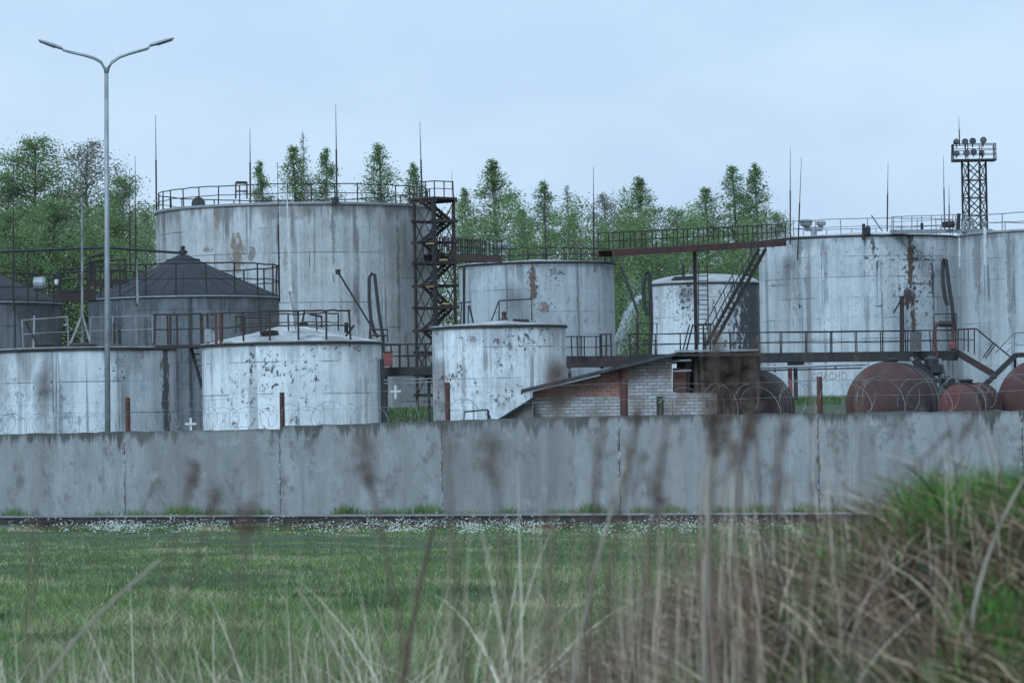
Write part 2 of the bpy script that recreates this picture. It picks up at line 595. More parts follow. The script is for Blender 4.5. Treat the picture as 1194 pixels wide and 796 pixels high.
# big tank at the left of centre
TA = tank('tallest broad grey tank ringed by a full roof railing, left of the stair tower', 343, 322, 236.5, 264, -.1,
          dict(base=(.50, .505, .50), dirt=(.24, .225, .205), dirt_amt=.85, peel=.2, top=.75, seam=.6,
               stains_and_shade=[(285, 296, 9, 26, .8, (.16, .105, .06)), (302, 294, 5, 10, .7, (.12, .10, .08)), (250, 291, 9, 3, .7, (.2, .11, .06)),
                       (196, 262, 5, 40, .6, (.10, .075, .06)), (262, 250, 5, 22, .6, (.20, .15, .10)), (350, 246, 26, 10, .5, (.15, .12, .10)),
                       (394, 262, 3, 60, .6, (.10, .085, .075)), (340, 300, 4, 14, .5, (.18, .14, .09)), (466, 330, 3, 90, .6, (.10, .09, .08)), (421, 310, 3, 70, .5, (.12, .11, .10))]),
          roof_h=.35, seed=1, ring='grey_steel')
railing(TA.root, arc(TA.c, TA.R - .15, -180, 180, TA.top + .05, 72), 1.1, 2, .035, M['dark'], posts=arc(TA.c, TA.R - .15, -180, 170, TA.top + .05, 35))
mb = MB(); p = at(231, 234, 259.5); mb.lathe((p.x, p.y, TA.top + .2), [(.40, 0), (.42, .5), (.36, .6)], 20, (.1, -1, .12))
obj('roof_hatch', mb, M['black'], TA.root)
mb = MB()
for a, b_ in (((275, 232), (275, 213)), ((288, 232), (288, 213))): mb.tube([at(*a, 258.0), at(*b_, 258.0)], .05, 5)
mb.tube([at(275, 213, 258), at(288, 213, 258)], .09, 5); mb.tube([at(274, 223, 258), at(289, 223, 258)], .05, 5)
obj('sampling_frame', mb, M['dark'], TA.root)
for a in ((182.5, 252, 181.5, 134, 263.5), (292, 238, 291.5, 150, 256.5), (393, 238, 391.5, 122, 256), (492.5, 240, 489.5, 142, 261)):
    rod(TA.root, *a[:4], a[4], .055)
mb = MB(); p = at(391, 234, 255.6); mb.box(p, .45, .3, .3); obj('rod_bracket', mb, M['black'], TA.root)
mb = MB()
for k in range(4):
    a = at(356, 220 + 4 * k, 258.5); b_ = at(366, 220 + 4 * k, 258.5); mb.tube([a, b_], .03, 4)
mb.tube([at(356, 219, 258.5), at(356, 235, 258.5)], .03, 4); mb.tube([at(366, 219, 258.5), at(366, 235, 258.5)], .03, 4)
obj('roof_ladder', mb, M['pale_rail'], TA.root)

# dark roofed tanks on the left
darkargs = lambda: dict(base=(.17, .178, .185), dirt=(.05, .052, .056), dirt_amt=.9, peel=.1, top=.5, seam=.3)
TB = tank('dark grey tank with black cone roof and stubby vent, behind the two white tanks', 214, 222, 344, 246, -.1,
          darkargs(), roof_h=2.45, roof_mat='sheet_roof', seed=2, ring='grey_steel')
railing(TB.root, arc(TB.c, TB.R + .05, -180, 180, TB.top + .05, 64), 1.75, 2, .045, M['dark'], posts=arc(TB.c, TB.R + .05, -180, 162, TB.top + .05, 19))
ap = Vector((TB.c.x, TB.c.y, TB.top + 2.5))
mb = MB(); mb.lathe(ap - Vector((0, 0, .55)), [(1.0, 0), (.98, .30), (.9, .33)], 20); obj('roof_cap', mb, M['sheet_roof'], TB.root)
mb = MB(); mb.lathe(ap - Vector((0, 0, .25)), [(.30, 0), (.30, .12), (.16, .14), (.16, .3), (.26, .32), (.26, .5), (.12, .55), (.14, .72), (.06, .8)], 14)
obj('vent', mb, M['black'], TB.root)
rod(TB.root, 159, 357, 157.5, 182, 236.0, .05); rod(TB.root, 152, 318, 151, 197, 250, .05)
rod(TB.root, 160.5, 354, 159.5, 303, 235.2, .07, M['grey_steel'], 'rod_sleeve')
rod(TB.root, 326, 352, 323.5, 189, 245.5, .055)
T0 = tank('dark grey tank cut by the photo edge, with sloping black roof at far left', -40, 222, 351, 243, -.1,
          darkargs(), roof_h=2.5, roof_mat='sheet_roof', seed=3, ring='grey_steel')
railing(T0.root, arc(T0.c, T0.R + .05, -180, 180, T0.top + .05, 64), 1.5, 2, .045, M['dark'], posts=arc(T0.c, T0.R + .05, -180, 162, T0.top + .05, 19))
rod(T0.root, 16, 362, 15.5, 182, 233.5, .055)
rod(T0.root, 33, 352, 32, 290, 236, .05)
mb = MB(); mb.tube([at(40, 368, 231.8), at(39, 412, 231.8)], .06, 6); obj('drain_pipe', mb, M['grey_steel'], T0.root)
for T_ in (TB, T0):
    mb = MB()
    for k in range(28):
        a = 2 * math.pi * (k + .3) / 28
        f0, f1 = T_.R, .95
        p0 = Vector((T_.c.x + f0 * math.sin(a), T_.c.y - f0 * math.cos(a), T_.top + .09)); p1 = Vector((T_.c.x + f1 * math.sin(a), T_.c.y - f1 * math.cos(a), T_.top + .08 + 2.45 * (1 - f1 / T_.R)))
        mb.tube([p0, p1], .022, 4)
    obj('roof_seams', mb, M['dark'], T_.roof)
# vent line between the two dark roofs
th = thing('vent_pipe', 'thin black pipe strung between the two black cone roofs', 'pipe', at(100, 290, 245))
mb = MB(); mb.tube([Vector((T0.c.x, T0.c.y, T0.top + 2.56)), at(0, 293.5, 243.5), at(124, 288.5, 245), Vector((ap.x, ap.y, ap.z + .12))], .085, 6)
obj('pipe', mb, M['black'], th)
mb = MB(); mb.tube([at(32, 292, 243.8), at(32.5, 320, 243.8)], .05, 5); obj('pipe_stay', mb, M['black'], th)
# bridge between the two dark tanks
th = thing('roof_bridge', 'short dark steel bridge joining the two black-roofed tanks', 'walkway', at(95, 345, 236))
a, b_ = at(62, 342, 236), at(150, 330, 238)
mb = MB(); mb.beam(at(68, 347, 236), at(108, 345, 237), .9, .5); mb.beam(at(105, 331, 237), at(147, 328, 238), .8, .3); mb.beam(at(68, 340, 236), at(108, 338, 237), .9, .12)
obj('deck', mb, M['rust'], th)
railing(th, [at(68, 340, 236), at(92, 337, 236.5), at(106, 329, 237), at(147, 327, 238)], 1.15, 2, .045, M['dark'], 1.3)
mb = MB(); mb.tube([at(105, 300, 237), at(112, 297.5, 237), at(124, 296, 237)], .07, 5); mb.tube([at(105, 332, 237), at(105, 300, 237)], .07, 5); mb.tube([at(109, 332, 237), at(109, 305, 237)], .1, 5)
for k in range(3): mb.tube([at(66 + k * 14, 318 - k, 238), at(80 + k * 14, 318 - k, 238)], .06, 5)
obj('pipework', mb, M['dark'], th)
mb = MB(); p = at(66, 332, 236); mb.lathe(p, [(.1, 0), (.12, .1), (.12, .28), (.05, .3)], 10); obj('lamp', mb, M['white_paint'], th)
mb = MB(); p = at(50, 331, 236.5); mb.lathe(p, [(.38, -.5), (.4, 0), (.3, .15)], 14, (1, 0, 0)); obj('vent_drum', mb, M['grey_steel'], th)

# front white tanks
T1 = tank('white tank with tripod lightning mast on its flat roof, left edge of the photo', 96, 216, 405.5, 208, -.1,
          dict(spots=[(150, 430, 30, 14, .56), (60, 455, 30, 20, .57)], base=(.62, .64, .65), dirt=(.25, .255, .26), dirt_amt=.75, peel=.45, top=.5, seam=.55,
               stains_and_shade=[(196, 450, 11, 160, .95, (.075, .075, .08)), (42, 440, 6, 40, .35, (.2, .17, .15)), (10, 430, 16, 60, .5, (.24, .235, .23))]),  # first entry paints the dark shading down the right-hand edge
          roof_h=.12, roof_mat='pale_roof', seed=4, ring='dark')
mast = at(96, 398, 207)
mb = MB(); mb.tube([at(96, 403, 207), at(95.6, 232, 207)], .07, 6, .05)
o = obj('lightning_mast', mb, M['pale_rail'], T1.root)
for q in ((82, 401, 205.8), (106, 402, 205.8), (97, 402, 208.8)):
    mb = MB(); mb.tube([at(*q), at(96, 367, 207)], .055, 5); obj('mast_leg', mb, M['pale_rail'], o)
railing(T1.root, [at(27, 407, 203.7), at(54, 405, 203.6), at(80, 404, 203.6)], 1.4, 2, .035, M['pale_rail'], posts=[at(27, 407, 203.7), at(80, 404, 203.6)])
railing(T1.root, [at(105, 401, 210.5), at(143, 400, 211), at(180, 399, 211)], 1.3, 2, .03, M['pale_rail'], posts=[at(105, 401, 210.5), at(132, 400, 210.8), at(159, 400, 211), at(178, 399, 211)])
mb = MB(); mb.tube([at(30, 375, 206), at(44, 402, 206)], .06, 5); mb.tube([at(41, 402, 206), at(63, 401, 206)], .09, 5); mb.lathe(at(95, 404.5, 206), [(.75, 0), (.75, .12), (.4, .2)], 16)
mb.tube([at(133, 400, 207), at(133, 377, 207), at(141, 381, 207)], .06, 5); mb.tube([at(140, 401, 206.5), at(139, 384, 206.5)], .09, 5)
obj('roof_fittings', mb, M['dark'], T1.root)
T2 = tank('bright white tank with brown roof railing, between lamp post and stair tower', 340, 209, 398.5, 202, -.1,
          dict(base=(.78, .79, .79), dirt=(.33, .34, .345), dirt_amt=.7, peel=.8, top=.4, seam=.6,
               spots=[(322, 430, 26, 14, .50), (300, 424, 9, 22, .52), (325, 447, 34, 4, .52), (372, 440, 12, 24, .56), (390, 410, 20, 8, .55)],
               stains_and_shade=[(250, 425, 2, 55, .5, (.13, .13, .14)),
                       (428, 460, 4, 50, .5, (.22, .19, .18)), (238, 430, 6, 60, .5, (.2, .2, .2))]),
          roof='cone', roof_h=.85, roof_mat='pale_roof', seed=5, ring='dark')
railing(T2.root, arc(T2.c, T2.R - .05, -84, 44, T2.top + .08, 40), 1.35, 2, .045, M['rust'], posts=arc(T2.c, T2.R - .05, -84, 44, T2.top + .08, 7))
railing(T2.root, arc(T2.c, T2.R * .62, -150, 60, T2.top + .55, 30), .8, 2, .035, M['rust'], posts=arc(T2.c, T2.R * .62, -150, 60, T2.top + .55, 7))
mb = MB(); mb.lathe(at(314, 391, 199.5), [(.35, 0), (.4, .12), (.42, .2), (.2, .25)], 16); mb.box(at(314, 388.2, 199.5), .85, .5, .14)
obj('roof_hatch', mb, M['rust'], T2.root)
for q, dx, dz in ((250, .25, .5), (243, .35, .6)):
    mb = MB(); mb.box(at(q, 391, 200), dx, .2, dz); obj('meter_box', mb, M['grey_steel'], T2.root)
mb = MB(); p = at(352, 378, 198.5); mb.tube([at(355, 362, 198.5), p], .05, 5); mb.lathe(at(354, 379, 198.5), [(.22, 0), (.22, .1), (.08, .15)], 10); mb.tube([at(361, 366, 198.5), at(375, 369, 198.5), at(375, 381, 198.5)], .06, 5)
mb.tube([at(403, 392, 199), at(413, 379, 199)], .05, 5); mb.tube([at(403.5, 376, 199), at(403.5, 388, 199)], .1, 5)
obj('valve', mb, M['dark'], T2.root)
mb = MB(); mb.tube([at(345, 384, 200), at(338, 341, 200)], .04, 5); mb.lathe(at(338, 341, 200), [(.08, -.06), (.08, .06)], 8); obj('lever', mb, M['grey_steel'], T2.root)
rod(T2.root, 341, 385, 333.5, 204, 203, .075, M['white_paint'])
mb = MB(); mb.box(at(252, 384, 197.9), .12, .1, 1.5); mb.box(at(257, 384, 197.9), .1, .1, 1.5); obj('gate_post', mb, M['rust_red'], T2.root)
for j, (px, py0, py1) in enumerate([(446, 398, 495)]):
    mb = MB(); mb.box((at(px, 450, 201).x, 201, 4.0), .2, .2, 4.6); obj('standpipe', mb, M['black'], T2.root)

T3 = tank('narrow white streaked tank right of the stair tower, behind the brick shed', 581.5, 156, 379, 207, -.1,
          dict(base=(.74, .75, .75), dirt=(.30, .305, .315), dirt_amt=.85, peel=.9, top=.45, seam=.5,
               spots=[(611, 395, 16, 10, .50), (632, 385, 14, 6, .53), (585, 420, 14, 22, .55), (548, 396, 18, 6, .52), (528, 440, 8, 30, .54)],
               stains_and_shade=[(552, 396, 7, 4, .5, (.1, .07, .06)), (517, 430, 2, 50, .6, (.1, .1, .11)), (540, 440, 4, 50, .5, (.2, .18, .17)), (590, 450, 22, 22, .35, (.28, .28, .28))]),
          roof_h=.22, roof_mat='pale_roof', seed=6, ring='dark')
mb = MB(); mb.tube([at(582, 374, 207), at(582, 350.5, 207), at(620, 348.5, 207), at(620, 374, 207)], .045, 5); mb.tube([at(581.5, 351, 207), at(573, 374, 207)], .035, 5)
obj('pipe_frame', mb, M['dark'], T3.root)
mb = MB(); mb.tube([at(536, 353, 209), at(549, 352, 209)], .035, 5); mb.tube([at(538, 353, 209), at(537, 378, 209)], .035, 5); mb.tube([at(547, 356, 209), at(552, 377, 209)], .05, 5); mb.tube([at(546, 377, 209), at(546, 356, 209)], .03, 5)
obj('roof_frame', mb, M['dark'], T3.root)
mb = MB(); mb.lathe(at(588, 373, 205), [(.22, 0), (.12, .12), (.1, .3), (.16, .32), (.05, .42)], 10); mb.beam(at(598, 373, 205), at(617, 374, 205), .3, .12)
obj('roof_hatch', mb, M['rust'], T3.root)

TC = tank('mid grey tank behind the narrow white one, joined to the tower by a brown gangway', 625.5, 181, 305, 288, 5,
          dict(spots=[(622, 330, 7, 30, .50), (646, 322, 12, 12, .52), (636, 358, 16, 8, .53), (600, 312, 20, 4, .54)], base=(.49, .51, .52), dirt=(.27, .275, .28), dirt_amt=.75, peel=.35, top=.5, seam=.5,
               stains_and_shade=[(620, 328, 4, 26, .9, RUST), (645, 316, 7, 5, .6, (.10, .09, .085)), (632, 358, 7, 7, .7, (.2, .1, .06)), (692, 315, 2, 9, .6, SOOT_OR_SHADE), (548, 340, 4, 60, .5, (.14, .14, .14))]),
          roof_h=.3, roof_mat='pale_roof', seed=7, ring='dark')
railing(TC.root, arc(TC.c, TC.R - .1, -62, 90, TC.top + .05, 40), .85, 2, .035, M['dark'], posts=arc(TC.c, TC.R - .1, -62, 90, TC.top + .05, 11))
railing(TC.root, arc(TC.c, TC.R - .1, 95, 262, TC.top + .05, 40), .85, 2, .03, M['dark'], posts=arc(TC.c, TC.R - .1, 95, 262, TC.top + .05, 11))
mb = MB(); mb.lathe(at(586.5, 297, 285), [(.3, 0), (.14, .1), (.14, .5), (.5, .55), (.55, .7), (.2, .8)], 14); obj('vent', mb, M['grey_steel'], TC.root)
rod(TC.root, 692.5, 303, 692, 194, 285.5, .055); rod(TC.root, 528, 300, 527, 200, 290, .05)
rod(TC.root, 636, 303, 635.5, 208, 292, .045)
mb = MB(); mb.tube([at(541, 309, 281), at(541, 385, 281)], .09, 6); obj('down_pipe', mb, M['dark'], TC.root)

TF = tank('small white far tank with shade-painted right side and a domed roof, behind the stairs', 821, 128, 329, 334, 5.3,
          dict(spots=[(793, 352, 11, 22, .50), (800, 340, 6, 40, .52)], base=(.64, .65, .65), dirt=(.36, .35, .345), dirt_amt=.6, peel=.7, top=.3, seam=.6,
               stains_and_shade=[(876, 365, 42, 160, .97, (.05, .052, .056)), (768, 360, 6, 40, .45, (.3, .3, .3))]),  # first entry: shade beside the large pale tank, painted into the colour
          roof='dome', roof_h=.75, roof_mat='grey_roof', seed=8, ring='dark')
mb = MB(); mb.lathe(at(790, 327, 329), [(.5, 0), (.45, .15), (.2, .3)], 12); mb.tube([at(797, 327, 329), at(797, 309, 329)], .1, 6); mb.beam(at(786, 325, 328.6), at(808, 324, 328.6), .5, .3)
obj('vent', mb, M['dark'], TF.root)
mb = MB()
yl = 328.5
for px in (815, 826): mb.tube([at(px, 402, yl), at(px - 1, 306, yl)], .05, 5)
for k in range(17): mb.tube([at(814.5, 400 - k * 5.6, yl), at(826, 400 - k * 5.6, yl)], .035, 4)
obj('ladder', mb, M['dark'], TF.root)

TD = tank('large pale tank with long rust streaks and faded red lettering near its foot', 1002, 235, 274, 317, 5.2,
          dict(spots=[(1052, 310, 8, 60, .48), (1076, 325, 5, 34, .50), (1050, 347, 13, 10, .46), (1010, 300, 6, 22, .52), (1062, 302, 30, 3, .50), (1066, 331, 30, 3, .52), (1000, 357, 30, 3, .55)], base=(.58, .60, .61), dirt=(.29, .295, .30), dirt_amt=.75, peel=.45, top=.45, seam=.65,
               stains_and_shade=[(1051, 300, 4.5, 40, .95, RUST), (1048, 347, 8, 14, .95, (.07, .045, .04)), (1053, 375, 3.5, 36, .9, RUST), (1057, 302, 9, 3, .7, SOOT_OR_SHADE), (1078, 330, 2.2, 36, .8, SOOT_OR_SHADE),
                       (1008, 287, 2.2, 12, .85, SOOT_OR_SHADE), (1012, 309, 2, 7, .8, SOOT_OR_SHADE), (925, 357, 2.5, 3, .9, SOOT_OR_SHADE), (1072, 303, 10, 1.6, .8, SOOT_OR_SHADE), (1060, 331, 22, 1.6, .6, SOOT_OR_SHADE),
                       (1000, 301, 4, 2, .8, SOOT_OR_SHADE), (1070, 366, 4, 4, .6, SOOT_OR_SHADE), (921, 320, 6, 50, .45, (.2, .19, .18)), (1012, 357, 4, 1, .8, SOOT_OR_SHADE), (898, 284, 6, 5, .6, SOOT_OR_SHADE), (900, 333, 22, 1.2, .6, SOOT_OR_SHADE)]),
          roof_h=.5, roof_mat='pale_roof', seed=9, ring='dark')
railing(TD.root, arc(TD.c, TD.R - .1, -180, 180, TD.top + .05, 60), 1.15, 2, .03, M['pale_rail'], posts=arc(TD.c, TD.R - .1, -180, 165, TD.top + .05, 23))
for j, (px, py) in enumerate(((940, 262), (957.5, 264))):
    mb = MB(); mb.lathe(at(px, 269, 312), [(.14, 0), (.16, .25), (.42, .38), (.45, .62), (.52, .66), (.5, .75), (.3, .82)] if j == 0 else [(.12, 0), (.14, .3), (.34, .42), (.36, .62), (.3, .7)], 16)
    o = obj('vent', mb, M['grey_steel'], TD.root)
mb = MB(); mb.tube([at(940, 267, 312), at(958, 267, 312)], .16, 8); mb.tube([at(949, 267, 312), at(949, 276, 312)], .22, 8); obj('vent_pipe', mb, M['grey_steel'], TD.root)
for a in ((921.5, 285, 921.5, 171, 311.5), (930, 303, 934.5, 183, 311.0), (1034.5, 270, 1035.5, 190, 309.5)):
    rod(TD.root, *a[:4], a[4], .055)
rod(TD.root, 1101.5, 268, 1100, 181, 313, .05); rod(TD.root, 1107, 268, 1106.5, 215, 314, .045)
mb = MB(); mb.tube([at(1119, 270, 312.5), at(1119, 312, 312.5)], .09, 6); obj('down_pipe', mb, M['white_paint'], TD.root)
mb = MB(); mb.lathe(at(898, 284, 310.5), [(.28, -.1), (.3, .1)], 10); mb.lathe(at(1012, 268, 309.3), [(.18, -.35), (.2, .1), (.12, .3)], 10); mb.tube([at(1007, 280, 309.3), at(1007, 261, 309.3)], .12, 6); mb.tube([at(1016, 251, 310), at(1029, 270, 310)], .04, 5); obj('roof_fittings', mb, M['dark'], TD.root)
mb = MB(); mb.tube([at(1042, 365, 309.0), at(1053, 345, 309.0)], .06, 5); mb.tube([at(1051.5, 345, 309.1), at(1051.5, 415, 309.1)], .16, 6); obj('riser_pipe', mb, M['rust'], TD.root)

TE = tank('grey stained tank cut by the photo edge at far right, beside the floodlight mast', 1247, 254, 266, 303, 5.2,
          dict(base=(.46, .475, .485), dirt=(.24, .24, .235), dirt_amt=.85, peel=.2, top=.7, seam=.5,
               stains_and_shade=[(1132, 300, 10, 60, .6, (.16, .155, .15)), (1164, 310, 4, 70, .6, (.15, .145, .14))]),
          roof_h=.4, roof_mat='pale_roof', seed=10, ring='grey_steel')
railing(TE.root, arc(TE.c, TE.R - .1, -180, 180, TE.top + .05, 60), 1.15, 2, .035, M['pale_rail'], posts=arc(TE.c, TE.R - .1, -180, 165, TE.top + .05, 23))
mb = MB(); mb.tube([at(1148.5, 266, 296), at(1149, 309, 296)], .12, 8); obj('down_pipe', mb, M['white_paint'], TE.root)

# faded red lettering on the right tank
fc = bpy.data.curves.new('lettering', 'FONT'); fc.body = 'ОПАСНО'; fc.size = .95; fc.space_character = 1.12
fo = bpy.data.objects.new('lettering', fc); COL.objects.link(fo)
bpy.context.view_layer.update()
dg = bpy.context.evaluated_depsgraph_get()
me = bpy.data.meshes.new_from_object(fo.evaluated_get(dg))
bpy.data.objects.remove(fo)
u0, v0 = TD.UV(936, 443.5); u1, _ = TD.UV(975, 443.5)
xm = max(v.co.x for v in me.vertices)
for v in me.vertices:
    a = (u0 + v.co.x / xm * (u1 - u0)) / TD.R
    v.co = ((TD.R + .012) * math.sin(a), -(TD.R + .012) * math.cos(a), v0 + v.co.y * .8)
mtl, t, b = new_mat('worn_red_lettering')
co = t.new('ShaderNodeTexCoord').outputs['Object']
t.put(b.inputs['Base Color'], t.mix(t.step(t.noise(co, 3, 5, .7), .42, .6), (.36, .13, .11), (.44, .38, .37)))
me.materials.clear(); me.materials.append(mtl)
o = bpy.data.objects.new('lettering', me); COL.objects.link(o); o.parent = TD.root
o['label'] = 'faded red painted letters'

# ------------------------------------------------------------------ stair tower
tc = at(507, 300, 258.3); base = 4.0
ST = thing('stair_tower', 'rust-black lattice stair tower standing at the right of the tallest tank', 'stair tower', (tc.x, tc.y, base))
hd = 1.19
legs = [Vector((tc.x, tc.y - hd, 0)), Vector((tc.x + hd, tc.y, 0)), Vector((tc.x, tc.y + hd, 0)), Vector((tc.x - hd, tc.y, 0))]
ztop = at(507, 232, 257.2).z
for i, L in enumerate(legs):
    mb = MB(); mb.box((L.x, L.y, (base + ztop) / 2 + (.0 if i == 0 else .0)), .20 if i == 0 else .13, .20 if i == 0 else .13, ztop - base, R_(45)); obj('leg', mb, M['rust'] if i else M['dark'], ST)
lv_l = [at(495, y, 257.5).z for y in (234, 282, 333, 385, 437)]
lv_r = [at(520, y, 257.5).z for y in (257, 306, 358, 410, 460)]


def lerp(a, b, f): return a + (b - a) * f


for k, (lv, (A, B)) in enumerate(((lv_l, (3, 0)), (lv_r, (0, 1)), (lv_l, (1, 2)), (lv_r, (2, 3)))):
    prev = None
    for z in lv:
        a = legs[A].copy(); b_ = legs[B].copy(); a.z = b_.z = z
        d = (b_ - a).normalized() * .25
        mb = MB(); mb.beam(a - d, b_ + d, .15, .18); obj('platform_beam', mb, M['rust'], ST)
        if prev is not None:
            mb = MB()
            p1 = Vector((a.x, a.y, prev)); p2 = Vector((b_.x, b_.y, prev))
            mb.tube([a, p2], .045, 4); mb.tube([b_, p1], .045, 4); mm = (prev + z) / 2
            mb.tube([Vector((a.x, a.y, mm)), Vector((b_.x, b_.y, mm))], .045, 4)
            obj('cross_brace', mb, M['dark'], ST)
        prev = z
allz = sorted([(z, 0) for z in lv_l] + [(z, 1) for z in lv_r], reverse=True)
for i in range(len(allz) - 1):
    z1, s1 = allz[i]; z0, s0 = allz[i + 1]
    a = legs[3].lerp(legs[0], .5) if s1 == 0 else legs[1].lerp(legs[2], .3)
    c_ = legs[3].lerp(legs[0], .5) if s0 == 0 else legs[1].lerp(legs[2], .3)
    a = a.copy(); c_ = c_.copy(); a.z = z1; c_.z = z0
    mb = MB()
    for sgn in (-.32, .32):
        o_ = Vector((sgn * .7, sgn * .7, 0)); mb.beam(a + o_, c_ + o_, .06, .18)
    for j in range(9):
        p = a.lerp(c_, (j + .5) / 9); mb.box(p, .5, .5, .05, R_(45))
    obj('stair_flight', mb, M['rust'], ST)
    mb = MB(); mb.box((lerp(tc.x, c_.x, .55), lerp(tc.y, c_.y, .55), z0 + .02), 1.3, .9, .07, R_(45)); obj('landing', mb, M['dark'], ST)
mb = MB(); mb.lathe((tc.x, tc.y, ztop), [(1.4, 0), (1.42, .12), (1.36, .14)], 4); obj('top_platform', mb, M['rust'], ST)
for q in ((517, 303, 257), (520, 354, 257), (501, 284, 257), (501, 334, 257)):
    mb = MB(); mb.box(at(*q), .5, .06, .09); obj('step_edge', mb, M['yellow'], ST)
rr = [at(486, 235, 258.3), at(507, 234, 257.2), at(529, 235, 258.3)]
for p in rr: p.z = ztop + .15
railing(ST, rr, .95, 2, .035, M['dark'], 1.0)

# ------------------------------------------------------------------ upper gangways
def gangway(label, a, b_, w_, hb, rail_h, step, mat='rust_red', rail_mat='dark', name='gangway', supports=(), nr=2):
    a = Vector(a); b_ = Vector(b_)
    G = thing(name, label, 'walkway', (a + b_) / 2)
    d = (b_ - a).normalized(); sd = d.cross(Vector((0, 0, 1))).normalized() * (w_ / 2)
    mb = MB()
    for s_ in (-1, 1): mb.beam(a + sd * s_, b_ + sd * s_, .10, hb)
    obj('beam', mb, M[mat], G)
    mb = MB(); mb.beam(a + Vector((0, 0, hb / 2 - .03)), b_ + Vector((0, 0, hb / 2 - .03)), w_ - .12, .06); obj('deck', mb, M['rust'], G)
    up = Vector((0, 0, hb / 2))
    for s_ in (-1, 1): railing(G, [a + sd * s_ + up, b_ + sd * s_ + up], rail_h, nr, .035, M[rail_mat], step)
    for (px, py0, py1, Y) in supports:
        p0, p1 = at(px, py0, Y), at(px, py1, Y)
        mb = MB(); mb.box(((p0.x + p1.x) / 2, Y, (p0.z + p1.z) / 2), .26, .26, abs(p0.z - p1.z)); mb.beam((p0.x - .55, Y, p0.z - .05), (p0.x + .55, Y, p0.z - .05), .3, .3)
        obj('support_post', mb, M['rust'], G)
    return G


gangway('brown gangway from the stair tower to the mid grey tank', at(503, 300, 258), at(576, 302.5, 281), 1.0, .42, 1.0, 1.7)
gangway('long brown overhead gangway on one tall post, spanning to the large pale tank', at(706, 295.5, 284), at(908, 283.5, 311), 1.1, .45, 1.15, 1.8, supports=[(811.5, 290, 470, 296.5)])
mb = MB()
th = thing('rim_landing', 'small cluttered steel landing with pipes over the joint of the two right-hand tanks', 'walkway', at(1080, 268, 308))
mb.beam(at(1045, 270, 310), at(1150, 269, 302), 1.2, .25); obj('deck', mb, M['grey_steel'], th)
railing(th, [at(1040, 271, 309), at(1098, 269, 308), at(1128, 269, 303)], 1.15, 3, .03, M['pale_rail'], .75)
mb = MB(); mb.tube([at(1123, 270, 301), at(1124, 259, 301), at(1129, 254, 301), at(1134, 255, 301), at(1135, 270, 301)], .11, 7); obj('bent_pipe', mb, M['grey_steel'], th)
mb = MB(); mb.lathe(at(1108, 262, 304), [(.3, -.2), (.35, 0), (.3, .25)], 10); mb.lathe(at(1102, 262, 304), [(.2, -.2), (.22, .2)], 10); mb.beam(at(1117, 268, 302), at(1118, 249, 302), .25, .2); mb.box(at(1075, 264, 307), .2, .2, .5); obj('valve', mb, M['dark'], th)

# stairs from the lower gangway up to the overhead one
SS = thing('steel_stairs', 'steep open steel stairs climbing to the overhead gangway in front of the domed tank', 'stairs', at(830, 402, 290))
for dx in (0, 8):
    mb = MB(); mb.beam(at(824 + dx, 401, 290 + dx * .1), at(885 + dx, 290, 300 + dx * .1), .10, .28); obj('stringer', mb, M['dark'], SS)
    mb = MB(); mb.tube([at(820 + dx, 381, 290 + dx * .1), at(882 + dx, 271, 300 + dx * .1)], .045, 5)
    for k in range(6):
        f = (k + .3) / 6
        mb.tube([at(824 + dx + 61 * f, 401 - 111 * f, 290 + 10 * f + dx * .1), at(820 + dx + 62 * f, 381 - 110 * f, 290 + 10 * f + dx * .1)], .035, 4)
    obj('handrail', mb, M['dark'], SS)
mb = MB()
for k in range(20):
    f = (k + .5) / 20; mb.beam(at(825 + 61 * f, 400 - 111 * f, 290 + 10 * f), at(832 + 61 * f, 400 - 111 * f, 290.8 + 10 * f), .22, .05)
obj('treads', mb, M['rust'], SS)
mb = MB(); mb.beam(at(809, 379, 291), at(829, 378, 291), 1.0, .12)
for px in (811, 820, 828): mb.tube([at(px, 379, 291), at(px, 410, 291)], .06, 5)
mb.tube([at(800, 410, 291), at(808, 378, 291)], .06, 5); mb.tube([at(796, 410, 291), at(804, 378, 291)], .05, 5)
obj('landing', mb, M['dark'], SS)

# ------------------------------------------------------------------ lower gangways
G = gangway('low black gangway between the bright white tank and the narrow white tank', at(446, 433.5, 214), at(507, 432, 214), 1.0, .42, 1.15, .45, mat='dark')
mb = MB(); mb.beam(at(448, 443, 213.6), at(507, 441, 213.6), .06, .06); mb.beam(at(448, 447, 213.6), at(507, 445, 213.6), .05, .05); obj('under_pipe', mb, M['grey_steel'], G)
for px in (450, 500):
    a_ = at(px, 436, 214); mb = MB(); mb.box((a_.x, 214, (a_.z + tz(a_.x, 214)) / 2 - .1), .16, .16, a_.z - tz(a_.x, 214)); obj('support_post', mb, M['dark'], G)
th = thing('valve_box', 'faded red steel box beside the bright white tank', 'box', at(452, 427, 212.8))
mb = MB(); mb.box(at(452.5, 419, 212.8), .44, .3, .68); obj('box', mb, M['red_paint'], th)
mb = MB(); mb.box(at(452.5, 410.5, 212.8), .5, .34, .05); obj('lid', mb, M['rust'], th)
th = thing('walled_platform', 'small dark railed platform right of the narrow white tank', 'walkway', at(690, 420, 282))
mb = MB(); mb.beam(at(655, 422, 281), at(742, 421, 281), 1.6, .7); obj('deck', mb, M['rust'], th)
for px in (664, 702, 736):
    a_ = at(px, 424, 281); mb = MB(); mb.box((a_.x, 281, (a_.z + tz(a_.x, 281)) / 2 - .1), .2, .2, a_.z - tz(a_.x, 281)); obj('support_post', mb, M['dark'], th)
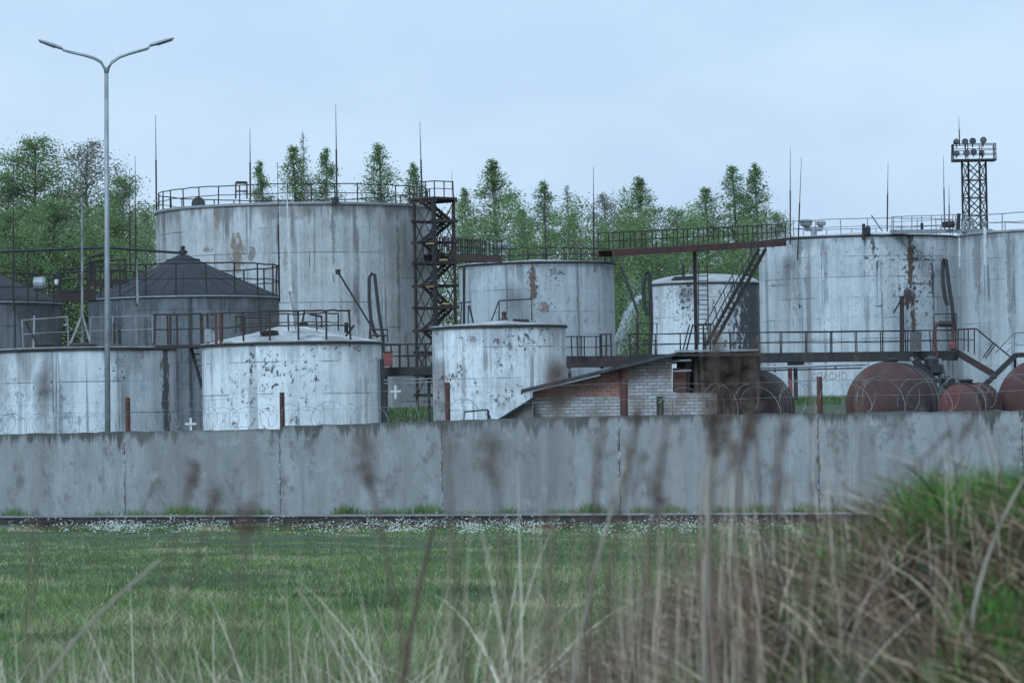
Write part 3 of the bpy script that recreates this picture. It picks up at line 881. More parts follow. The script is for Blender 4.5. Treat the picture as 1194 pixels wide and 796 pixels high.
mb = MB(); mb.beam(at(655, 431, 280), at(742, 430, 280), .1, .08); mb.beam(at(655, 433.5, 280), at(742, 432.5, 280), .25, .06); obj('edge_strip', mb, M['grey_steel'], th)
railing(th, [at(658, 417, 279.9), at(700, 416.5, 279.9)], 1.35, 2, .04, M['dark'], posts=[at(x, 417, 279.9) for x in (667, 674, 678, 681.5, 695)])
railing(th, [at(700, 416.5, 280.2), at(713.5, 416.3, 280.2)], 1.5, 2, .045, M['dark'], posts=[at(x, 416.5, 280.2) for x in (700, 701.8, 707, 713)])
LG = gangway('long low steel gangway with thin rails in front of the large pale tank', at(735, 419, 280), at(1116, 414.5, 280), 1.2, .62, 1.35, 1.62, mat='dark', supports=[(928, 424, 492, 279.6)])
mb = MB(); mb.box((at(921.5, 450, 279.6).x, 279.6, at(921.5, 455, 279.6).z), .26, .2, 4.2); obj('support_post', mb, M['red_paint'], LG)
mb = MB(); mb.box((at(716, 450, 279.6).x, 279.6, at(716, 455, 279.6).z), .2, .2, 4.2); obj('support_post', mb, M['rust'], LG)
th = thing('steam_pipe', 'thin pale pipe slung beneath the long low gangway', 'pipe', at(950, 430, 279))
mb = MB(); mb.tube([at(884, 428.5, 279), at(930, 427.5, 279), at(1010, 424.5, 279)], .10, 6); obj('pipe', mb, M['grey_steel'], th)
mb = MB(); mb.tube([at(884, 432, 279), at(1005, 429, 279)], .05, 5); mb.tube([at(903.5, 425, 279), at(903.5, 434, 279)], .05, 5); mb.tube([at(974, 424, 279), at(974, 431, 279)], .05, 5); obj('hanger', mb, M['dark'], th)
th = thing('notice_panel', 'blank grey-brown metal panel fixed on the long low gangway railing', 'panel', at(1068, 408, 279))
mb = MB(); mb.box(at(1068, 398, 278.6), .66, .06, 1.2); obj('panel', mb, simple('weathered_board', (.12, .105, .10), (.08, .07, .068), .9, 3), th)
mb = MB(); mb.tube([at(1062, 411, 278.7), at(1062, 387, 278.7)], .03, 5); mb.tube([at(1074, 411, 278.7), at(1074, 387, 278.7)], .03, 5); obj('upright', mb, M['rust'], th)
# stairs down at the right end
S2 = thing('end_stairs', 'rusty stairs dropping from the right end of the long low gangway', 'stairs', at(1140, 425, 279))
for k, Y in enumerate((278.9, 280.4)):
    mb = MB(); mb.beam(at(1116, 411, Y), at(1163, 439, Y), .1, .42); obj('stringer', mb, M['rust'], S2)
    mb = MB(); mb.tube([at(1117, 384, Y), at(1138, 383, Y), at(1178, 416, Y)], .055, 5)
    for q in ((1117, 384, 1117, 409), (1124, 384, 1124, 409), (1129, 384, 1129, 410), (1136, 384, 1136, 413), (1159, 399, 1146, 417), (1161, 401, 1149, 418)):
        mb.tube([at(q[0], q[1], Y), at(q[2], q[3], Y)], .045, 5)
    mb.tube([at(1117, 396, Y), at(1136, 396, Y)], .035, 5)
    obj('handrail', mb, M['rust'], S2)
mb = MB()
for k in range(9):
    f = (k + .5) / 9; p = at(1117 + 46 * f, 410 + 28 * f, 279.65); mb.box(p, .3, 1.3, .05)
obj('treads', mb, M['rust'], S2)
S3 = thing('short_ramp', 'short black ramp with pale railing rising to the far right tank', 'stairs', at(1165, 430, 277))
mb = MB(); mb.beam(at(1148, 449, 277), at(1184, 414, 277), .9, .3); mb.beam(at(1184, 414, 277), at(1215, 413, 277), .9, .3); obj('ramp', mb, M['dark'], S3)
for q in ((1150, 448), (1184, 416), (1212, 415)):
    a_ = at(*q, 277); mb = MB(); mb.box((a_.x, 277.3, (a_.z + tz(a_.x, 277)) / 2 - .1), .14, .14, a_.z - tz(a_.x, 277)); obj('support_post', mb, M['dark'], S3)
mb = MB(); mb.tube([at(1161, 411, 278.4), at(1182, 388, 278.4), at(1215, 387, 278.4)], .045, 5); mb.tube([at(1172, 412, 278.4), at(1182, 402, 278.4), at(1215, 402, 278.4)], .035, 5); mb.tube([at(1183, 413, 278.4), at(1183, 388, 278.4)], .045, 5)
obj('handrail', mb, M['pale_rail'], S3)


# ------------------------------------------------------------------ looped hoses, poles, pipes
def ubend(label, pts_a, pts_b, Y, r, frame=None, mat='black'):
    th = thing('loop_pipe', label, 'pipe', at(*pts_b[-1], Y))
    top = ((pts_a[0][0] + pts_b[0][0]) / 2, min(pts_a[0][1], pts_b[0][1]) - 1.5)
    mb = MB(); mb.tube([at(*p, Y) for p in pts_a[::-1]] + [at(*top, Y)] + [at(*p, Y) for p in pts_b], r, 8); obj('pipe', mb, M[mat], th)
    if frame:
        x0, y0, x1, y1 = frame
        mb = MB()
        for dY in (-.4, .4):
            mb.tube([at(x0, y1, Y + dY), at(x0, y0, Y + dY), at(x1, y0, Y + dY), at(x1, y1, Y + dY)], .05, 5)
            mb.tube([at(x0, (y0 + y1) / 2, Y + dY), at(x1, (y0 + y1) / 2, Y + dY)], .04, 5)
        obj('frame', mb, M['rust'], th)
    return th


ubend('tall black looped pipe standing at the right rim of the bright white tank', [(430.5, 324), (430.5, 350), (432.5, 372), (436, 386), (441, 393)], [(437, 320), (438.5, 335), (442, 365), (446.5, 392), (447, 412)], 207.5, .085, (431, 384, 452, 398))
ubend('black looped pipe left of the small domed white tank', [(751.5, 324), (750, 335), (751, 352), (755, 368)], [(757.5, 318), (758.5, 345), (759.5, 378), (758, 414)], 283, .13, (742.5, 377, 766, 417))
L3 = ubend('narrow black looped pipe in front of the large pale tank, right side', [(1099, 307), (1099.5, 330), (1102, 348), (1105, 356)], [(1103, 303), (1106, 328), (1110, 355), (1113, 384)], 279, .13, (1089, 366, 1115, 386))
th = thing('pipe_bend', 'rust-red bent pipe with a red valve on the long low gangway', 'pipe', at(1090, 412, 278.4))
mb = MB(); mb.tube([at(1093, 416, 278.4), at(1090.5, 405, 278.4), at(1090, 385, 278.4), at(1092, 379, 278.4), at(1097, 376.5, 278.4), at(1109, 376.5, 278.4), at(1111, 380, 278.4), at(1111, 402, 278.4)], .11, 8); obj('pipe', mb, M['rust_red'], th)
mb = MB(); mb.lathe(at(1111, 403, 278.3), [(.1, -.3), (.26, -.2), (.26, .15), (.1, .22)], 12); obj('valve', mb, M['red_paint'], th)
mb = MB(); mb.tube([at(1095, 377.5, 278.3), at(1110, 377.5, 278.3)], .2, 8); obj('flange', mb, M['dark'], th)
th = thing('boom_pole', 'thin black pole leaning down to the right before the tallest tank', 'pole', at(432, 376, 206))
mb = MB(); mb.tube([at(394, 317, 206), at(431, 377, 206)], .055, 6); mb.lathe(at(394, 317, 206), [(.12, -.12), (.13, .12)], 8); obj('pole', mb, M['black'], th)
mb = MB(); mb.tube([at(431, 377, 206), at(433, 399, 206)], .04, 5); obj('stay', mb, M['rust'], th)
th = thing('boom_pole', 'thin black pole leaning down to the right beside the mid grey tank', 'pole', at(744, 364, 283))
mb = MB(); mb.tube([at(724.5, 310, 283), at(743.5, 364, 283)], .085, 6); obj('pole', mb, M['black'], th)
mb = MB(); mb.tube([at(743.5, 364, 283), at(744, 415, 283)], .05, 5); obj('stay', mb, M['rust'], th)
th = thing('hanging_stair', 'black broken stair end hanging between the two front white tanks', 'stairs', at(230, 403, 203))
mb = MB()
A, B, C_ = at(222.5, 404, 203.5), at(235.5, 452, 203.5), at(232, 404, 203.5)
mb.beam(A, B, .06, .16)
for k in range(6):
    f = k / 7; p = A.lerp(B, f + .04); q = C_.lerp(B, f + .04); mb.beam(p, q, .5, .06)
obj('stringer', mb, M['black'], th)
mb = MB(); mb.beam(at(183, 404.5, 203.5), at(240, 403.5, 203.2), 1.0, .14); obj('landing', mb, M['rust'], th)
railing(th, [at(179, 402, 203), at(205, 402, 203), at(236, 401, 203)], 1.45, 2, .045, M['rust'], posts=[at(x, 402, 203) for x in (180, 196, 199, 207, 235)])

# ------------------------------------------------------------------ concrete wall


def wallY(px, off=0.0):
    u = (px - CX) / FPX
    return (113.34 - off) / (1 + DEN * u)


def wpt(px, z, off=0.0):
    Y = wallY(px, off)
    return Vector(((px - CX) / FPX * Y, Y, z))


mt, t, b = new_mat('stained_concrete')
uvn = t.new('ShaderNodeUVMap'); uvn.uv_map = 'UVMap'
uv = uvn.outputs[0]
sx = t.new('ShaderNodeSeparateXYZ'); t.put(sx.inputs[0], uv)
u, v = sx.outputs[0], sx.outputs[1]
n1 = t.noise(t.mapping(uv, (1.5, .42, 1)), 1, 7, .68)
n2 = t.noise(t.mapping(uv, (.8, .8, 1)), 1, 6, .62)
n3 = t.noise(t.mapping(uv, (9, 9, 1)), 1, 6, .7)
c = t.mix(t.step(n1, .35, .68), (.345, .34, .335), (.225, .22, .21))
c = t.mix(t.math('MULTIPLY', t.step(n2, .42, .66), .6), c, (.24, .235, .225))
c = t.mix(t.math('MULTIPLY', t.step(n3, .55, .72), .35), c, (.13, .125, .12))
nn = t.noise(t.mapping(uv, (1.3, .10, 1)), 1, 7, .7)
nl = t.step(t.noise(t.mapping(uv, (.22, .01, 1), (1.7, 0, 0)), 1, 2, .5), .36, .54)
lim = t.math('MULTIPLY', t.math('SUBTRACT', nn, .42), t.math('ADD', t.math('MULTIPLY', nl, 2.8), .12))
k = t.step(t.math('SUBTRACT', lim, v), -.10, .16)
c = t.mix(t.math('MULTIPLY', k, .85), c, (.045, .042, .035))
k2 = t.math('SUBTRACT', 1, t.step(t.math('ADD', v, t.math('MULTIPLY', n3, .14)), .05, .16))
c = t.mix(t.math('MULTIPLY', k2, .5), c, (.06, .055, .045))
ns = t.noise(t.mapping(uv, (3.2, .06, 1)), 1, 3, .6)
c = t.mix(t.math('MULTIPLY', t.step(ns, .60, .72), .4), c, (.15, .145, .14))
pt_ = t.noise(t.mapping(uv, (.16, .0, 1), (5.2, 0, 0)), 1, 1, .5)
c = t.mix(t.math('MULTIPLY', t.step(pt_, .44, .60), .45), c, (.17, .165, .155))
bl = t.noise(t.mapping(uv, (1.1, .9, 1), (9, 4, 0)), 1, 7, .72)
c = t.mix(t.math('MULTIPLY', t.step(bl, .52, .66), .8), c, (.125, .12, .11))
c = t.mix(t.math('MULTIPLY', t.step(t.noise(t.mapping(uv, (.9, 1.1, 1), (1, 7, 0)), 1, 6, .7), .57, .68), .38), c, (.42, .415, .41))
cr = t.noise(t.mapping(uv, (11, 9, 1), (2, 4, 0)), 1, 3, .6)
c = t.mix(t.math('MULTIPLY', t.step(cr, .67, .70), .75), c, (.06, .058, .055))
# smears of green paint
gp = t.math('MULTIPLY', t.step(t.noise(t.mapping(uv, (1.4, 1.6, 1), (3, 8, 0)), 1, 5, .7), .60, .70), .45)
c = t.mix(gp, c, (.11, .16, .13))
ph = t.step(t.noise(t.mapping(uv, (5, 4, 1), (3, 1, 0)), 1.5, 3, .6), .73, .76)
c = t.mix(t.math('MULTIPLY', ph, .8), c, (.05, .048, .045))
t.put(b.inputs['Base Color'], c); b.inputs['Roughness'].default_value = .9
bp = t.new('ShaderNodeBump'); bp.inputs['Distance'].default_value = .03; bp.inputs['Strength'].default_value = .5
t.put(bp.inputs['Height'], t.math('ADD', n3, n1)); t.put(b.inputs['Normal'], bp.outputs[0])
M['concrete'] = mt

WALL = thing('concrete_wall', 'long stained grey concrete panel wall running behind the railway track', 'wall', wpt(597, 0))
PAN = [(-600, -415, .9, .92), (-415, -230, .91, .90), (-230, -40, .90, .90), (-40, 143, .885, .86), (143, 324, .86, .83), (324, 513, .915, .945), (513, 720, .95, .96), (720, 952, .955, .90), (952, 1190, .89, .85), (1190, 1420, .85, .85), (1420, 1660, .84, .86), (1660, 1900, .85, .83)]
wd = (wpt(700, 0) - wpt(300, 0)).normalized(); wn = Vector((wd.y, -wd.x, 0))
if wn.y > 0: wn = -wn
uacc = 0
for k, (p0, p1, z0, z1) in enumerate(PAN):
    a, b_ = wpt(p0, 0) + wd * .02, wpt(p1, 0) - wd * .02
    L = (b_ - a).length
    mb = MB(); th_ = .17; nseg = 22
    uvs = []
    tops = [1.7 + lerp(z0, z1, i / nseg) + random.uniform(-.022, .022) for i in range(nseg + 1)]
    for side in (0, 1):
        for i in range(nseg + 1):
            p = a.lerp(b_, i / nseg) - wn * (th_ * side)
            mb.v.append((p.x, p.y, -.25)); mb.v.append((p.x, p.y, tops[i]))
    N = 2 * (nseg + 1)
    for i in range(nseg):
        q = 2 * i
        ua, ub = uacc + L * i / nseg, uacc + L * (i + 1) / nseg
        mb.f.append((q, q + 2, q + 3, q + 1)); uvs += [(ua, tops[i] + .25), (ub, tops[i + 1] + .25), (ub, 0), (ua, 0)]
        mb.f.append((N + q, N + q + 1, N + q + 3, N + q + 2)); uvs += [(ua + 50, tops[i] + .25), (ua + 50, 0), (ub + 50, 0), (ub + 50, tops[i + 1] + .25)]
        mb.f.append((q + 1, q + 3, N + q + 3, N + q + 1)); uvs += [(ua, .0), (ub, .0), (ub, .03), (ua, .03)]
    for q in (0, 2 * nseg):
        mb.f.append((q, q + 1, N + q + 1, N + q)); uvs += [(uacc, 1)] * 4
    mb.uv = uvs
    obj('panel', mb, M['concrete'], WALL)
    # mortar joint between panels
    mb = MB(); p = wpt(p1, 0) - wn * .06; mb.beam((p.x, p.y, -.2), (p.x, p.y, 1.7 + z1 - .04), .06, .10)
    p2 = wpt(p1, 0) + wn * .006 
    for j in range(14):
        z = -.2 + (z1 + 1.8) * (j + random.random()) / 14
        mb.box((p2.x - wd.x * random.uniform(-.03, .05), p2.y, z), random.uniform(.03, .09), .02, random.uniform(.08, .22), math.atan2(wd.y, wd.x))
    obj('joint', mb, simple('joint_mortar_%d' % k, (.36, .35, .33), (.12, .115, .11), .9, 5, .12), WALL)
    uacc += L + .7
posts = [(-60, 1.0), (145, 1.0), (325, 1.0), (518, 1.12), (725, 1.05), (952, .95), (1205, .95)]
for px, h in posts:
    p = wpt(px, 0) - wn * .09
    mb = MB(); mb.box((p.x, p.y, 2.45 + h / 2), .10, .10, h + .2, math.atan2(wd.y, wd.x)); obj('wire_post', mb, M['rust_red'], WALL)
mb = MB()
for (q0, h0), (q1, h1) in zip(posts[:-1], posts[1:]):
    for f in (.95, .55):
        a = wpt(q0, 2.5 + h0 * f) - wn * .04; b_ = wpt(q1, 2.5 + h1 * f) - wn * .04
        mid = (a + b_) / 2 - Vector((0, 0, .05)); mb.tube([a, mid, b_], .0035, 4)
obj('barbed_wire', mb, M['galv_wire'], WALL)

# razor wire coils, one per stretch
coils = [(-30, 142, 'loose razor wire coil on the wall at its left end, below the lamp post', .28), (150, 322, 'razor wire coil on the wall before the gap between the two front white tanks', .30),
         (329, 440, 'razor wire coil on the wall in front of the bright white tank', .31), (462, 514, 'razor wire coil on the wall before the dark gap under the stair tower', .37),
         (522, 590, 'thin razor wire coil on the wall in front of the narrow white tank', .30), (796, 950, 'pale razor wire coil on the wall in front of the black horizontal tanks', .40), (957, 1203, 'pale razor wire coil on the wall in front of the red-brown horizontal tanks', .40)]
for (q0, q1, lab, rr_) in coils:
    a, b_ = wpt(q0, 0) - wn * .05, wpt(q1, 0) - wn * .05
    L = (b_ - a).length; turns = max(3, L / .62); n = int(turns * 18)
    zt = lambda x: 1.7 + .9 + rr_ * .92
    pts = []
    ph = 0
    for i in range(n + 1):
        f = i / n; ph = f * turns * 2 * math.pi
        j = 1 + .14 * math.sin(f * turns * 1.7 + q0) + .08 * math.sin(f * turns * 4.3)
        c_ = a.lerp(b_, f) + wd * (.30 * math.sin(ph * .5 + q0) + .16 * math.sin(ph * .23))
        pts.append(Vector((c_.x, c_.y, zt(0))) + wn * (math.cos(ph) * rr_ * j) + Vector((0, 0, math.sin(ph) * rr_ * j)))
    th = thing('razor_wire', lab, 'razor wire', Vector((a.x, a.y, 2.6)), 'coils of razor wire along the concrete wall')
    mb = MB(); mb.tube(pts, .0052, 4); obj('coil', mb, M['galv_wire'], th)
    mb = MB()
    for p in pts[::2]:
        e = Vector((random.uniform(-1, 1), random.uniform(-1, 1), random.uniform(-1, 1))).normalized() * .022; mb.tube([p - e, p + e], .005, 3)
    obj('barbs', mb, M['galv_wire'], th)

# ------------------------------------------------------------------ railway track
TR = thing('railway_track', 'rusty railway track with a bright rail head along the foot of the wall', 'railway track', wpt(597, 0, 3.05))
for off in (3.05, 1.35):
    a, b_ = wpt(-600, 0, off), wpt(1900, 0, off)
    mb = MB(); mb.beam(a + Vector((0, 0, .02)), b_ + Vector((0, 0, .02)), .15, .03); mb.beam(a + Vector((0, 0, .075)), b_ + Vector((0, 0, .075)), .03, .13); mb.beam(a + Vector((0, 0, .135)), b_ + Vector((0, 0, .135)), .075, .05)
    o = obj('rail', mb, M['rail_side'], TR)
    mb = MB(); mb.beam(a + Vector((0, 0, .155)), b_ + Vector((0, 0, .155)), .08, .03); obj('rail_head', mb, M['rail_top'], o)
tot = (wpt(1900, 0, 2.2) - wpt(-600, 0, 2.2)).length
nS = 100
sm = None
rzw = math.atan2(wd.y, wd.x)
for i in range(nS):
    p = wpt(-600, 0, 2.2).lerp(wpt(1900, 0, 2.2), (i + .5) / nS)
    if sm is None:
        mb = MB(); mb.box((0, 0, 0), .22, 2.2, .14); sm = bpy.data.meshes.new('sleeper'); sm.from_pydata(mb.v, [], mb.f); sm.materials.append(M['wood_dark'])
    q = bpy.data.objects.new('sleeper', sm); COL.objects.link(q); q.parent = TR
    q.location = p - TR.location + Vector((0, 0, -.065)); q.rotation_euler.z = rzw

# ------------------------------------------------------------------ brick shed
YS = 128.0


def brick(name, cb, c2, cm, other):
    mt, t, b = new_mat(name)
    co = t.new('ShaderNodeTexCoord').outputs['Object']
    v = t.new('ShaderNodeMapping'); v.inputs['Rotation'].default_value = (R_(90), 0, 0); t.put(v.inputs[0], co)
    bk = t.new('ShaderNodeTexBrick'); t.put(bk.inputs['Vector'], v.outputs[0])
    bk.inputs['Scale'].default_value = 1; bk.inputs['Brick Width'].default_value = .26; bk.inputs['Row Height'].default_value = .10
    bk.inputs['Mortar Size'].default_value = .011; bk.inputs['Bias'].default_value = -.1
    bk.inputs['Color1'].default_value = (*cb, 1); bk.inputs['Color2'].default_value = (*c2, 1); bk.inputs['Mortar'].default_value = (*cm, 1)
    n = t.noise(co, 1.3, 6, .7)
    c = t.mix(t.math('MULTIPLY', t.step(n, .46, .62), .75), bk.outputs['Color'], other)
    t.put(b.inputs['Base Color'], c); b.inputs['Roughness'].default_value = .9
    bp = t.new('ShaderNodeBump'); bp.inputs['Distance'].default_value = .012
    t.put(bp.inputs['Height'], t.math('SUBTRACT', 1, bk.outputs['Fac'])); t.put(b.inputs['Normal'], bp.outputs[0])
    return mt


M['brick_white'] = brick('white_brick', (.42, .41, .40), (.28, .265, .255), (.17, .165, .16), (.20, .13, .11))
M['brick_red'] = brick('red_brick', (.34, .11, .075), (.24, .085, .06), (.30, .27, .25), (.30, .25, .235))
SH = thing('brick_shed', 'low brick shed with sloping dark roof, white brick below and red brick above', 'shed', (at(700, 480, YS).x, YS, 0))
P = lambda x, y: at(x, y, YS)
mb = MB(); mb.prism([P(622, 540), P(783.5, 540), P(783.5, 463), P(622, 463)], 4.2); obj('wall', mb, M['brick_white'], SH)
mb = MB(); mb.prism([P(622, 462.9), P(733, 462.9), P(733, 427.5), P(622, 455)], 4.2); obj('gable', mb, M['brick_red'], SH)
mb = MB(); mb.prism([P(733.1, 462.9), P(783.5, 462.9), P(783.5, 415.5), P(733.1, 427.4)], 4.2); obj('wall', mb, M['brick_white'], SH)
mb = MB(); mb.prism([P(607.5, 457.5), P(788, 414.5), P(788, 411), P(607.5, 454)], 5.0)
for v_ in range(len(mb.v)): mb.v[v_] = (mb.v[v_][0], mb.v[v_][1] - .45, mb.v[v_][2])
obj('roof', mb, simple('tar_paper_roof', (.03, .032, .036), (.06, .06, .065), .8, 3), SH)
mb = MB(); mb.beam(at(609, 458.6, YS - .45), at(700, 437, YS - .45), .05, .04); obj('roof_edge', mb, M['grey_steel'], SH)
mb = MB(); mb.prism([at(765.5, 484, YS - .03), at(773.5, 484, YS - .03), at(773.5, 462, YS - .03), at(765.5, 462, YS - .03)], .025); w_ = obj('window', mb, M['black'], SH)
mb = MB(); mb.beam(at(768, 470, YS - .05), at(774, 464, YS - .05), .02, .05); mb.beam(at(770, 484, YS - .05), at(771, 468, YS - .05), .02, .06); obj('broken_frame', mb, simple('mossy_wood', (.22, .25, .10), (.12, .13, .07), .9, 5), w_)
mb = MB(); mb.box(at(724.5, 470, YS - .06), .08, .07, 2.2); obj('corner_post', mb, M['rust_red'], SH)
LT = thing('lean_to', 'low grey lean-to with one steep slope at the left of the brick shed', 'shed', (at(605, 490, 126.9).x, 126.9, 0))
mb = MB(); mb.prism([at(585, 540, 126.9), at(621, 540, 126.9), at(621, 466, 126.9), at(585, 489, 126.9)], 3.4); obj('wall', mb, simple('grey_render', (.17, .155, .145), (.12, .11, .10), .9, 2), LT)
mb = MB(); mb.prism([at(578, 493, 126.7), at(621.5, 465.6, 126.7), at(621.5, 462.8, 126.7), at(578, 490, 126.7)], 3.8); obj('roof', mb, M['sheet_roof'], LT)
CN = thing('open_canopy', 'flat dark canopy roof beside the brick shed with a low white brick wall under it', 'shed', (at(835, 480, YS).x, YS, 0))
mb = MB(); mb.prism([at(789, 415.3, YS - .2), at(887, 414.5, YS - .2), at(887, 409.5, YS - .2), at(789, 410.5, YS - .2)], 6); obj('roof', mb, M['wood_dark'], CN)
mb = MB(); mb.beam(at(786, 409.2, YS - .25), at(884, 407.8, YS - .25), .05, .05); obj('roof_edge', mb, M['grey_steel'], CN)
mb = MB(); mb.prism([P(784.2, 540), P(836, 540), P(836, 458), P(784.2, 458)], .25); obj('low_wall', mb, M['brick_white'], CN)
mb = MB(); mb.prism([at(784.5, 457.5, YS + .1), at(800, 457.5, YS + .1), at(800, 429, YS + .1), at(784.5, 429, YS + .1)], .08); obj('side_panel', mb, M['rust_red'], CN)
for px in (802, 812, 884):
    mb = MB(); mb.beam(at(px, 415, YS + .3), at(px, 520, YS + .3), .12, .12); obj('canopy_post', mb, M['rust'], CN)
mb = MB(); mb.prism([at(789, 416, YS + 5.6), at(886, 415, YS + 5.6), at(886, 530, YS + 5.6), at(789, 530, YS + 5.6)], .15); obj('back_wall', mb, M['dark'], CN)
for yy in (420, 432):
    mb = MB(); mb.tube([at(784, yy + 1, YS - .1), at(806, yy, YS - .1)], .03, 5); obj('gutter_pipe', mb, M['grey_steel'], CN)


# ------------------------------------------------------------------ horizontal rail-tank style vessels
def hmat(name, c1, c2, c3):
    mt, t, b = new_mat(name)
    co = t.new('ShaderNodeTexCoord').outputs['Object']
    n1 = t.noise(t.mapping(co, (1.2, 1.2, .25)), 1.2, 6, .7); n2 = t.noise(co, .9, 5, .6)
    c = t.mix(t.step(n1, .38, .66), c1, c2)
    c = t.mix(t.math('MULTIPLY', t.step(n2, .52, .66), .8), c, c3)
    t.put(b.inputs['Base Color'], c); b.inputs['Roughness'].default_value = .75
    bp = t.new('ShaderNodeBump'); bp.inputs['Distance'].default_value = .09; bp.inputs['Strength'].default_value = .6
    t.put(bp.inputs['Height'], t.math('ADD', t.noise(co, 1.6, 3, .5), t.math('MULTIPLY', n1, .4))); t.put(b.inputs['Normal'], bp.outputs[0])
    return mt


M['h_red'] = hmat('oxide_red_vessel', (.075, .026, .020), (.030, .018, .017), (.13, .11, .10))
M['h_red2'] = hmat('oxide_red_small', (.12, .030, .025), (.055, .026, .024), (.11, .08, .075))
M['h_dark'] = hmat('black_vessel', (.022, .018, .018), (.045, .025, .023), (.07, .06, .06))


def hvessel(label, px, py, rpx, Y, L, ang, mat, bands=True):
    c = at(px, py, Y); r = rpx / FPX * Y
    H = thing('horizontal_tank', label, 'horizontal tank', (c.x, c.y, c.z - r))
    ax = Vector((math.sin(R_(ang)), math.cos(R_(ang)), 0))
    mb = MB(); mb.lathe(c, [(.05, -r * .22), (r * .45, -r * .18), (r * .75, -r * .10), (r * .93, -.0), (r, .12), (r, L - .12), (r * .93, L), (r * .6, L + r * .15), (.05, L + r * .2)], 48, ax)
    obj('vessel', mb, mat, H, True)
    if bands:
        for f in (.12, .5, .85):
            mb = MB(); mb.lathe(c + ax * (L * f), [(r + .005, -.05), (r + .03, -.045), (r + .03, .045), (r + .005, .05)], 48, ax); obj('band', mb, M['dark'], H)
    for f in (.2, .8):
        mb = MB(); q = c + ax * (L * f); zb = -.05; hh = max(.1, q.z - r * .7 - zb); mb.box((q.x, q.y, zb + hh / 2), r * 1.3, .35, hh, -R_(ang)); obj('saddle', mb, M['rust'], H)
    mb = MB(); q = c + ax * (L * .35); mb.lathe((q.x, q.y, c.z + r - .05), [(.16, 0), (.16, .1), (.2, .11), (.2, .16), (.06, .18)], 16); obj('manhole', mb, M['dark'], H)
    return H


hvessel('large red-brown horizontal tank behind the wall, left of the small bright red one', 1035, 472, 50, 121, 3.2, 12, M['h_red'])
hvessel('small bright red horizontal tank between two bigger red-brown ones', 1117, 478, 31, 116.5, 1.2, 40, M['h_red2'])
hvessel('dark red-brown horizontal tank cut off at the right edge of the photo', 1212, 469, 50, 117, 4, 14, M['h_red'])
hvessel('black horizontal tank with pale drips under the canopy end', 868, 477, 47, 130, 3.0, 10, M['h_dark'])
hvessel('black rusty horizontal tank deep under the canopy behind the low brick wall', 826, 470, 36, 130.3, 2.6, 4, M['h_dark'], False)

th = thing('pipe_manifold', 'tangle of black pipes and valves between the large and the small red-brown tanks', 'pipes', at(1085, 440, 128))
mb = MB()
for q in (((1062, 417), (1075, 432), (1092, 445)), ((1070, 420), (1098, 440), (1100, 460)), ((1085, 415), (1086, 470)), ((1096, 418), (1097, 470)), ((1102, 420), (1103, 465)), ((1058, 430), (1078, 436), (1110, 450))):
    mb.tube([at(x, y, 127.5) for x, y in q], .055, 6)
obj('pipe', mb, M['grey_steel'], th)
for q in ((1086, 423, .22), (1090, 430, .26), (1106, 446, .2)):
    mb = MB(); mb.lathe(at(q[0], q[1], 127.2), [(.06, -.2), (q[2], -.12), (q[2], .12), (.06, .2)], 12); obj('valve', mb, M['black'], th)
mb = MB(); mb.beam(at(1066, 419, 127), at(1092, 447, 127), .35, .2); mb.beam(at(1100, 448, 127), at(1126, 450, 127), .3, .12); obj('trough', mb, M['dark'], th)

# white cross marks, low frame
for px, py, Y, lab in ((222.5, 494, 130, 'white cross standing behind the wall between the two front white tanks'), (461, 456, 200, 'white cross in the dark gap under the stair tower')):
    p = at(px, py, Y); s_ = Y / FPX
    th = thing('white_cross', lab, 'cross', (p.x, p.y, p.z - 9 * s_))
    mb = MB(); mb.box((p.x, p.y, p.z - 1 * s_), 2.6 * s_, .05, 16 * s_); obj('upright', mb, M['white_paint'], th)
    mb = MB(); mb.box((p.x, p.y - .028, p.z), 13 * s_, .05, 2.6 * s_); obj('crossbar', mb, M['white_paint'], th)
th = thing('pipe_rail', 'low bent steel rail behind the wall before the narrow white tank', 'rail', at(570, 489, 126))
mb = MB(); mb.tube([at(541, 489, 122), at(541.5, 480, 122), at(568.5, 477.5, 122), at(572, 488, 122)], .025, 5); obj('rail', mb, M['black'], th)
mb = MB(); mb.tube([at(569, 478, 122), at(569.5, 495, 122)], .04, 5); obj('post', mb, M['black'], th)

